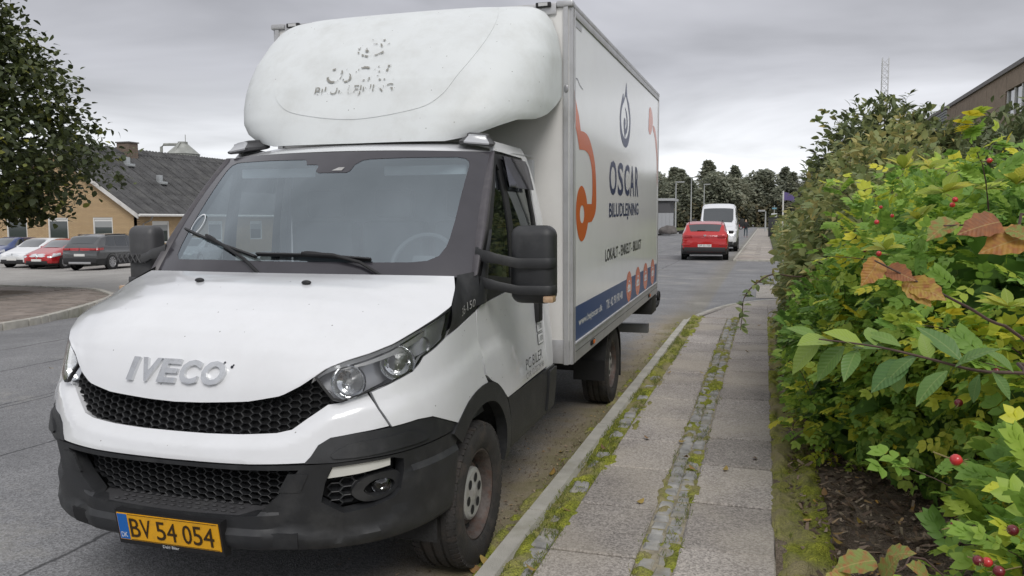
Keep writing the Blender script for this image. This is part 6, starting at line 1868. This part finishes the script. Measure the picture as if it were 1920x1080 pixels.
rv = np.clip(NR.random(len(P))*.6+.25*np.array([mn.noise(Vector(p)*.9) for p in P])+.15, 0, .9); yy_ = NR.random(len(P)) < .05; rv[yy_] = NR.uniform(.9, 1, yy_.sum())
TRL = leaf_mat('tree_leaf', [(0, (0.034, 0.046, 0.021)), (.5, (0.066, 0.085, 0.032)), (.85, (0.126, 0.150, 0.039)), (.93, (0.204, 0.220, 0.045)), (1, (0.288, 0.285, 0.053))], .25)
camv = np.array([20.9, -16., 0.])
front = np.argsort(-(P @ (camv/np.linalg.norm(camv)))-NR.random(len(P)))[:200]
rest = np.setdiff1d(np.arange(len(P)), front)
for i in front: leaf_obj('leaf', 'lin', OV, TRL, tree, P[i], Rm[i], S[i], rv[i])
foliage('crown', P[rest], Rm[rest], S[rest], leafproto(1., .78, 3, .15, .3, (.3, 1., .8, .03)), TRL, tree, rv[rest])

# ---- fallen leaves on road and pavement
FL = leaf_mat('fallen_leaf_m', [(0, (.10, .055, .03)), (.5, (.22, .12, .045)), (1, (.36, .27, .06))], .05)
spots = [(930, 1062, 0), (905, 1073, 0), (985, 1003, 0), (1015, 975, 0), (1005, 1068, .11), (1070, 957, .11), (1195, 942, .11), (1283, 857, .11), (1272, 826, .11), (1135, 842, .11), (1250, 700, .11), (1303, 880, .11), (1358, 882, .11), (1218, 822, .11), (100, 688, 0), (1035, 888, 0), (1050, 845, 0), (970, 1030, 0), (1320, 700, .11), (1420, 610, .11), (1405, 660, .11), (1415, 857, .11), (1030, 890, 0), (1560, 1000, .12), (1620, 985, .12), (1545, 930, .12), (1580, 1020, .12), (1510, 960, .12)]
for i, (px, py, z) in enumerate(spots):
    d = fw+rt*((px-960)/1521.5)-upv*((py-540)/1521.5); t = (z+.012-CAMH)/d.z; p = Vector((0, 0, CAMH))+d*t
    rv = R.random(); a = R.uniform(0, 2*PI)
    o = npmesh('fallen_leaf', OV[0]*np.array([1, 1, -1.3]), OV[1], FL, None, np.full(len(OV[0]), rv), True) if i < 6 else link('fallen_leaf', bpy.data.objects['fallen_leaf' if i % 6 == 0 else 'fallen_leaf.%03d' % (i % 6)].data)
    o.location = p; o.scale = (.055,)*3 if i not in (0, 1) else (.10,)*3; o.rotation_euler = (R.uniform(-.2, .2), R.uniform(-.2, .2), a)
    tag(o, ('dry brown fallen leaf lying in the gutter between truck and kerb' if px > 500 else 'single dry leaf lying on the carriageway left of the truck') if z == 0 else 'dry fallen leaf lying on the pavement slabs' if z == .11 else 'dry fallen leaf lying on the soil under the roses', 'leaf', 'fallen leaves scattered on the pavement and road')
# ================================================================== FAR END OF THE ROAD
PINE = leaf_mat('far_foliage', [(0, (.21, .23, .185)), (.5, (.30, .32, .235)), (1, (.39, .37, .28))], .45)  # leaf colours lightened to stand in for haze over the far wood
def far_tree(kind):
    t = empty('far_tree'); k = kind
    H = [13., 15., 11.5, 14.][k % 4]
    bm = bmesh.new(); tube(bm, [(0, 0, 0), (.1, 0, H*.5), (0, 0, H*.92)], [.28, .2, .06], 6); fin(bm, 'trunk', BARKG, t)
    n = 2600
    if k % 2:   # conifer-like
        z = H*(.12+.88*NR.random(n)**.8); r = (1-z/H)**.75*3.0*NR.random(n)**.4+.12
    else:
        z = H*(.15+.85*NR.random(n)); r = 3.1*np.sqrt(np.clip(1-((z/H-.52)/.5)**2, .02, 1))*NR.random(n)**.4
    a = NR.uniform(0, 2*PI, n); r *= 1+.35*np.sin(3*a+z*.9+k)
    P = np.stack([r*np.cos(a), r*np.sin(a), z], 1)
    nn_ = np.stack([np.cos(a), np.sin(a), np.full(n, .3)], 1)
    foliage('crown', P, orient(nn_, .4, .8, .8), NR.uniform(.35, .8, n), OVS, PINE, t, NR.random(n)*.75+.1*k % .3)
    return t
protos_t = [far_tree(k) for k in range(4)]
fr_ = random.Random(4)
spots_t = []
for i in range(92):
    x = -78+i*1.30+fr_.uniform(-1, 1); y = 205+fr_.uniform(-10, 24)+max(0, -x-10)*.18
    spots_t.append((x, y))
lbl2 = ('rounded broad-crowned tree in the wood at the far end of the road', 'pointed conifer in the wood at the far end of the road')
for i, (x, y) in enumerate(spots_t):
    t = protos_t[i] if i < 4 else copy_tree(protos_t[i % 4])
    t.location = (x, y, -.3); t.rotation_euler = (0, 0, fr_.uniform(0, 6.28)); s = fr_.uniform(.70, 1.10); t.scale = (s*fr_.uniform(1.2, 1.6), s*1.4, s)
    tag(t, lbl2[i % 2], 'tree', 'trees of the wood at the end of the road')
# brush at the foot of the wood
und = empty('undergrowth', (-20, 196, 0)); tag(und, 'low brown green undergrowth along the foot of the wood', 'undergrowth')
n = 9000; P = np.stack([NR.uniform(-95, 95, n), NR.uniform(-6, 10, n), NR.random(n)**1.6*5.5], 1)
foliage('brush', P, orient(np.tile([[0, -1., .4]], (n, 1)), .4, .7, .8), NR.uniform(.5, 1.3, n), OVS, leaf_mat('brush_leaf', [(0, (.03, .035, .018)), (.6, (.07, .065, .03)), (1, (.13, .10, .05))], .1), und, NR.random(n))
# street lamps on the left verge
POLE = mat('galvanised', (.42, .43, .43), .5, metal=.4)
def lamp(x, y, h, lab, arm=1.):
    l_ = empty('street_lamp', (x, y, 0)); tag(l_, lab, 'street lamp', 'street lamps along the far road')
    bm = bmesh.new(); tube(bm, [(0, 0, -.5), (0, 0, h*.45), (0, 0, h)], [.13, .11, .07], 8); fin(bm, 'pole', POLE, l_)
    bm = bmesh.new(); box(bm, -.1, arm, -.14, .14, h-.02, h+.14, .04); fin(bm, 'lantern', POLE, l_)
def at_d(px, py, D):
    d = fw+rt*((px-960)/1521.5)-upv*((py-540)/1521.5); return Vector((0, 0, CAMH))+d*D
for px, py, D, lab in ((1268, 343, 118, 'tall street lamp nearest the truck on the left verge'), (1297, 334, 150, 'middle of the three tall street lamps on the left verge'), (1321, 347, 165, 'street lamp on the left verge directly behind the white van roof'), (1436, 397, 118, 'short street lamp beside the far pavement on the right')):
    p = at_d(px, py, D); lamp(p.x, p.y, p.z, lab, -1.0 if px > 1400 else 1.2)
# shed, metal fence and boulder beyond the truck
p = at_d(1236, 410, 100)
sd_ = empty('grey_shed', (p.x-3.2, p.y+2, 0)); tag(sd_, 'dark grey shed with pale roof edge just beyond the truck rear', 'shed')
boxo('wall', 0, 4.3, 0, 5, 0, 4.1, mat('shed_wall', (.09, .09, .095), .8, var=.15), sd_); boxo('roof', -.2, 4.8, -.3, 5.2, 4.1, 4.4, mat('shed_roof', (.40, .41, .42), .6), sd_)
fn_ = empty('metal_fence', (p.x-3.2, p.y-1, 0)); tag(fn_, 'pale corrugated metal fence in front of the grey shed', 'fence')
for i in range(11): boxo('fence_panel', i*.46, i*.46+.44, 0, .05, 0, 2.55, mat('fence_metal', (.36, .37, .39), .6, var=.1), fn_)
bm = bmesh.new(); bmesh.ops.create_icosphere(bm, subdivisions=3, radius=1)
for v in bm.verts: v.co = Vector((v.co.x*1.15, v.co.y*.8, max(v.co.z, -.3)*.75))*(1+.25*mn.noise(v.co*1.6))
o = fin(bm, 'boulder', mat('boulder_stone', (.11, .10, .095), .9, var=.3, vscale=2.), None, 60); q = at_d(1254, 430, 96); o.location = (q.x, q.y, .3); tag(o, 'dark boulder lying on the verge beside the metal fence', 'boulder')
# signs, bin, flag, distant hedge on the right
p = at_d(1452, 404, 95)
sg = empty('road_sign', (p.x, p.y, 0)); tag(sg, 'small white sign on a post beside the far pavement', 'sign')
bm = bmesh.new(); tube(bm, [(0, 0, 0), (0, 0, 3.4)], .04, 6); fin(bm, 'post', POLE, sg)
boxo('sign_face', -.32, .32, -.04, -.01, 2.0, 2.45, mat('sign_white', (.62, .64, .66), .4), sg, .01); boxo('name_plate', -.25, .25, -.05, -.02, 2.95, 3.12, mat('sign_blue', (.15, .33, .42), .4), sg)
p = at_d(1449, 418, 80)
ct = empty('metal_cabinet', (p.x, p.y, 0)); tag(ct, 'dark metal cabinet standing by the hedge far ahead', 'cabinet')
boxo('housing', -.4, .55, -.3, .3, 0, 1.9, mat('cabinet_dark', (.03, .032, .034), .5), ct, .02); boxo('lid', -.45, .6, -.35, .35, 1.9, 1.98, mat('cabinet_lid', (.05, .05, .052), .5), ct, .01)
p = at_d(1469, 372, 60)
fg_ = empty('flag_pole', (p.x, p.y, 0)); tag(fg_, 'white pole with a small purple flag above the hedge', 'flag')
bm = bmesh.new(); tube(bm, [(0, 0, 0), (0, 0, p.z+.5)], .06, 6); fin(bm, 'pole', WFR, fg_)
bm = bmesh.new(); gridmesh(bm, lambda a, b: Vector((.02+a*.75, .06*math.sin(a*5), p.z+.42-.35*a*a-b*(.62-.2*a))), np.linspace(0, 1, 9), np.linspace(0, 1, 4)); fin(bm, 'cloth', mat('purple_cloth', (.13, .10, .25), .8), fg_)
bush('far_hedge', 'low green hedge along the far pavement', [((2.2, 60, .7), (1.5, 8, 1.2)), ((2.4, 48, .6), (1.6, 7, 1.1)), ((2.6, 80, .8), (1.7, 12, 1.4))], 5000, [OVS], OLIVE, (.15, .28), 0, (2.4, 60, 0), nst=0, deep=0)
# walker beside the van, seen from behind
def person(loc, rz):
    root = empty('person', loc, rz); tag(root, 'person in a black jacket walking beside the white van far ahead', 'person')
    J = [((0, 0, .95), .15), ((0, 0, 1.15), .155), ((0, 0.01, 1.38), .17), ((0, .02, 1.50), .075), ((0, .0, 1.62), .095), ((0, 0, 1.74), .085),
         ((.10, 0, .90), .10), ((.11, -.06, .50), .068), ((.12, .08, .09), .048), ((.12, -.06, .04), .045), ((-.10, 0, .90), .10), ((-.11, .10, .50), .068), ((-.12, .28, .14), .048), ((-.12, .18, .05), .045),
         ((.21, .01, 1.40), .07), ((.27, .06, 1.13), .052), ((.26, -.06, .90), .040), ((-.21, .01, 1.40), .07), ((-.27, -.04, 1.13), .052), ((-.25, -.16, .93), .040), ((.26, -.10, .82), .03), ((-.25, -.21, .86), .03)]
    Ed = [(0, 1), (1, 2), (2, 3), (3, 4), (4, 5), (0, 6), (6, 7), (7, 8), (8, 9), (0, 10), (10, 11), (11, 12), (12, 13), (2, 14), (14, 15), (15, 16), (2, 17), (17, 18), (18, 19), (16, 20), (19, 21)]
    me = bpy.data.meshes.new('body'); me.from_pydata([j[0] for j in J], Ed, [])
    o = link('body', me, None, root)
    for nm, c_ in (('skin', (.45, .28, .2)), ('jacket', (.014, .014, .016)), ('trousers', (.03, .06, .075)), ('hair', (.42, .33, .2)), ('shoes', (.25, .12, .11))):
        me.materials.append(mat('person_'+nm, c_, .8))
    sk = o.modifiers.new('skin', 'SKIN')
    for i, (p_, r_) in enumerate(J):
        me.skin_vertices[0].data[i].radius = (r_, r_*.8)
        me.skin_vertices[0].data[i].use_root = (i == 0)
    o.modifiers.new('sub', 'SUBSURF').levels = 1
    dg = bpy.context.evaluated_depsgraph_get()
    m2 = bpy.data.meshes.new_from_object(o.evaluated_get(dg)); o.modifiers.clear(); o.data = m2
    for f in m2.polygons:
        z = f.center.z
        f.material_index = 3 if (z > 1.66 or (z > 1.56 and f.center.y > .02)) else 0 if z > 1.5 else 1 if z > .92 else (0 if abs(f.center.x) > .2 else 2 if z > .16 else 4)
        f.use_smooth = True
    return root
p = at_d(1399, 420, 78)
person((p.x, p.y, 0), .1)
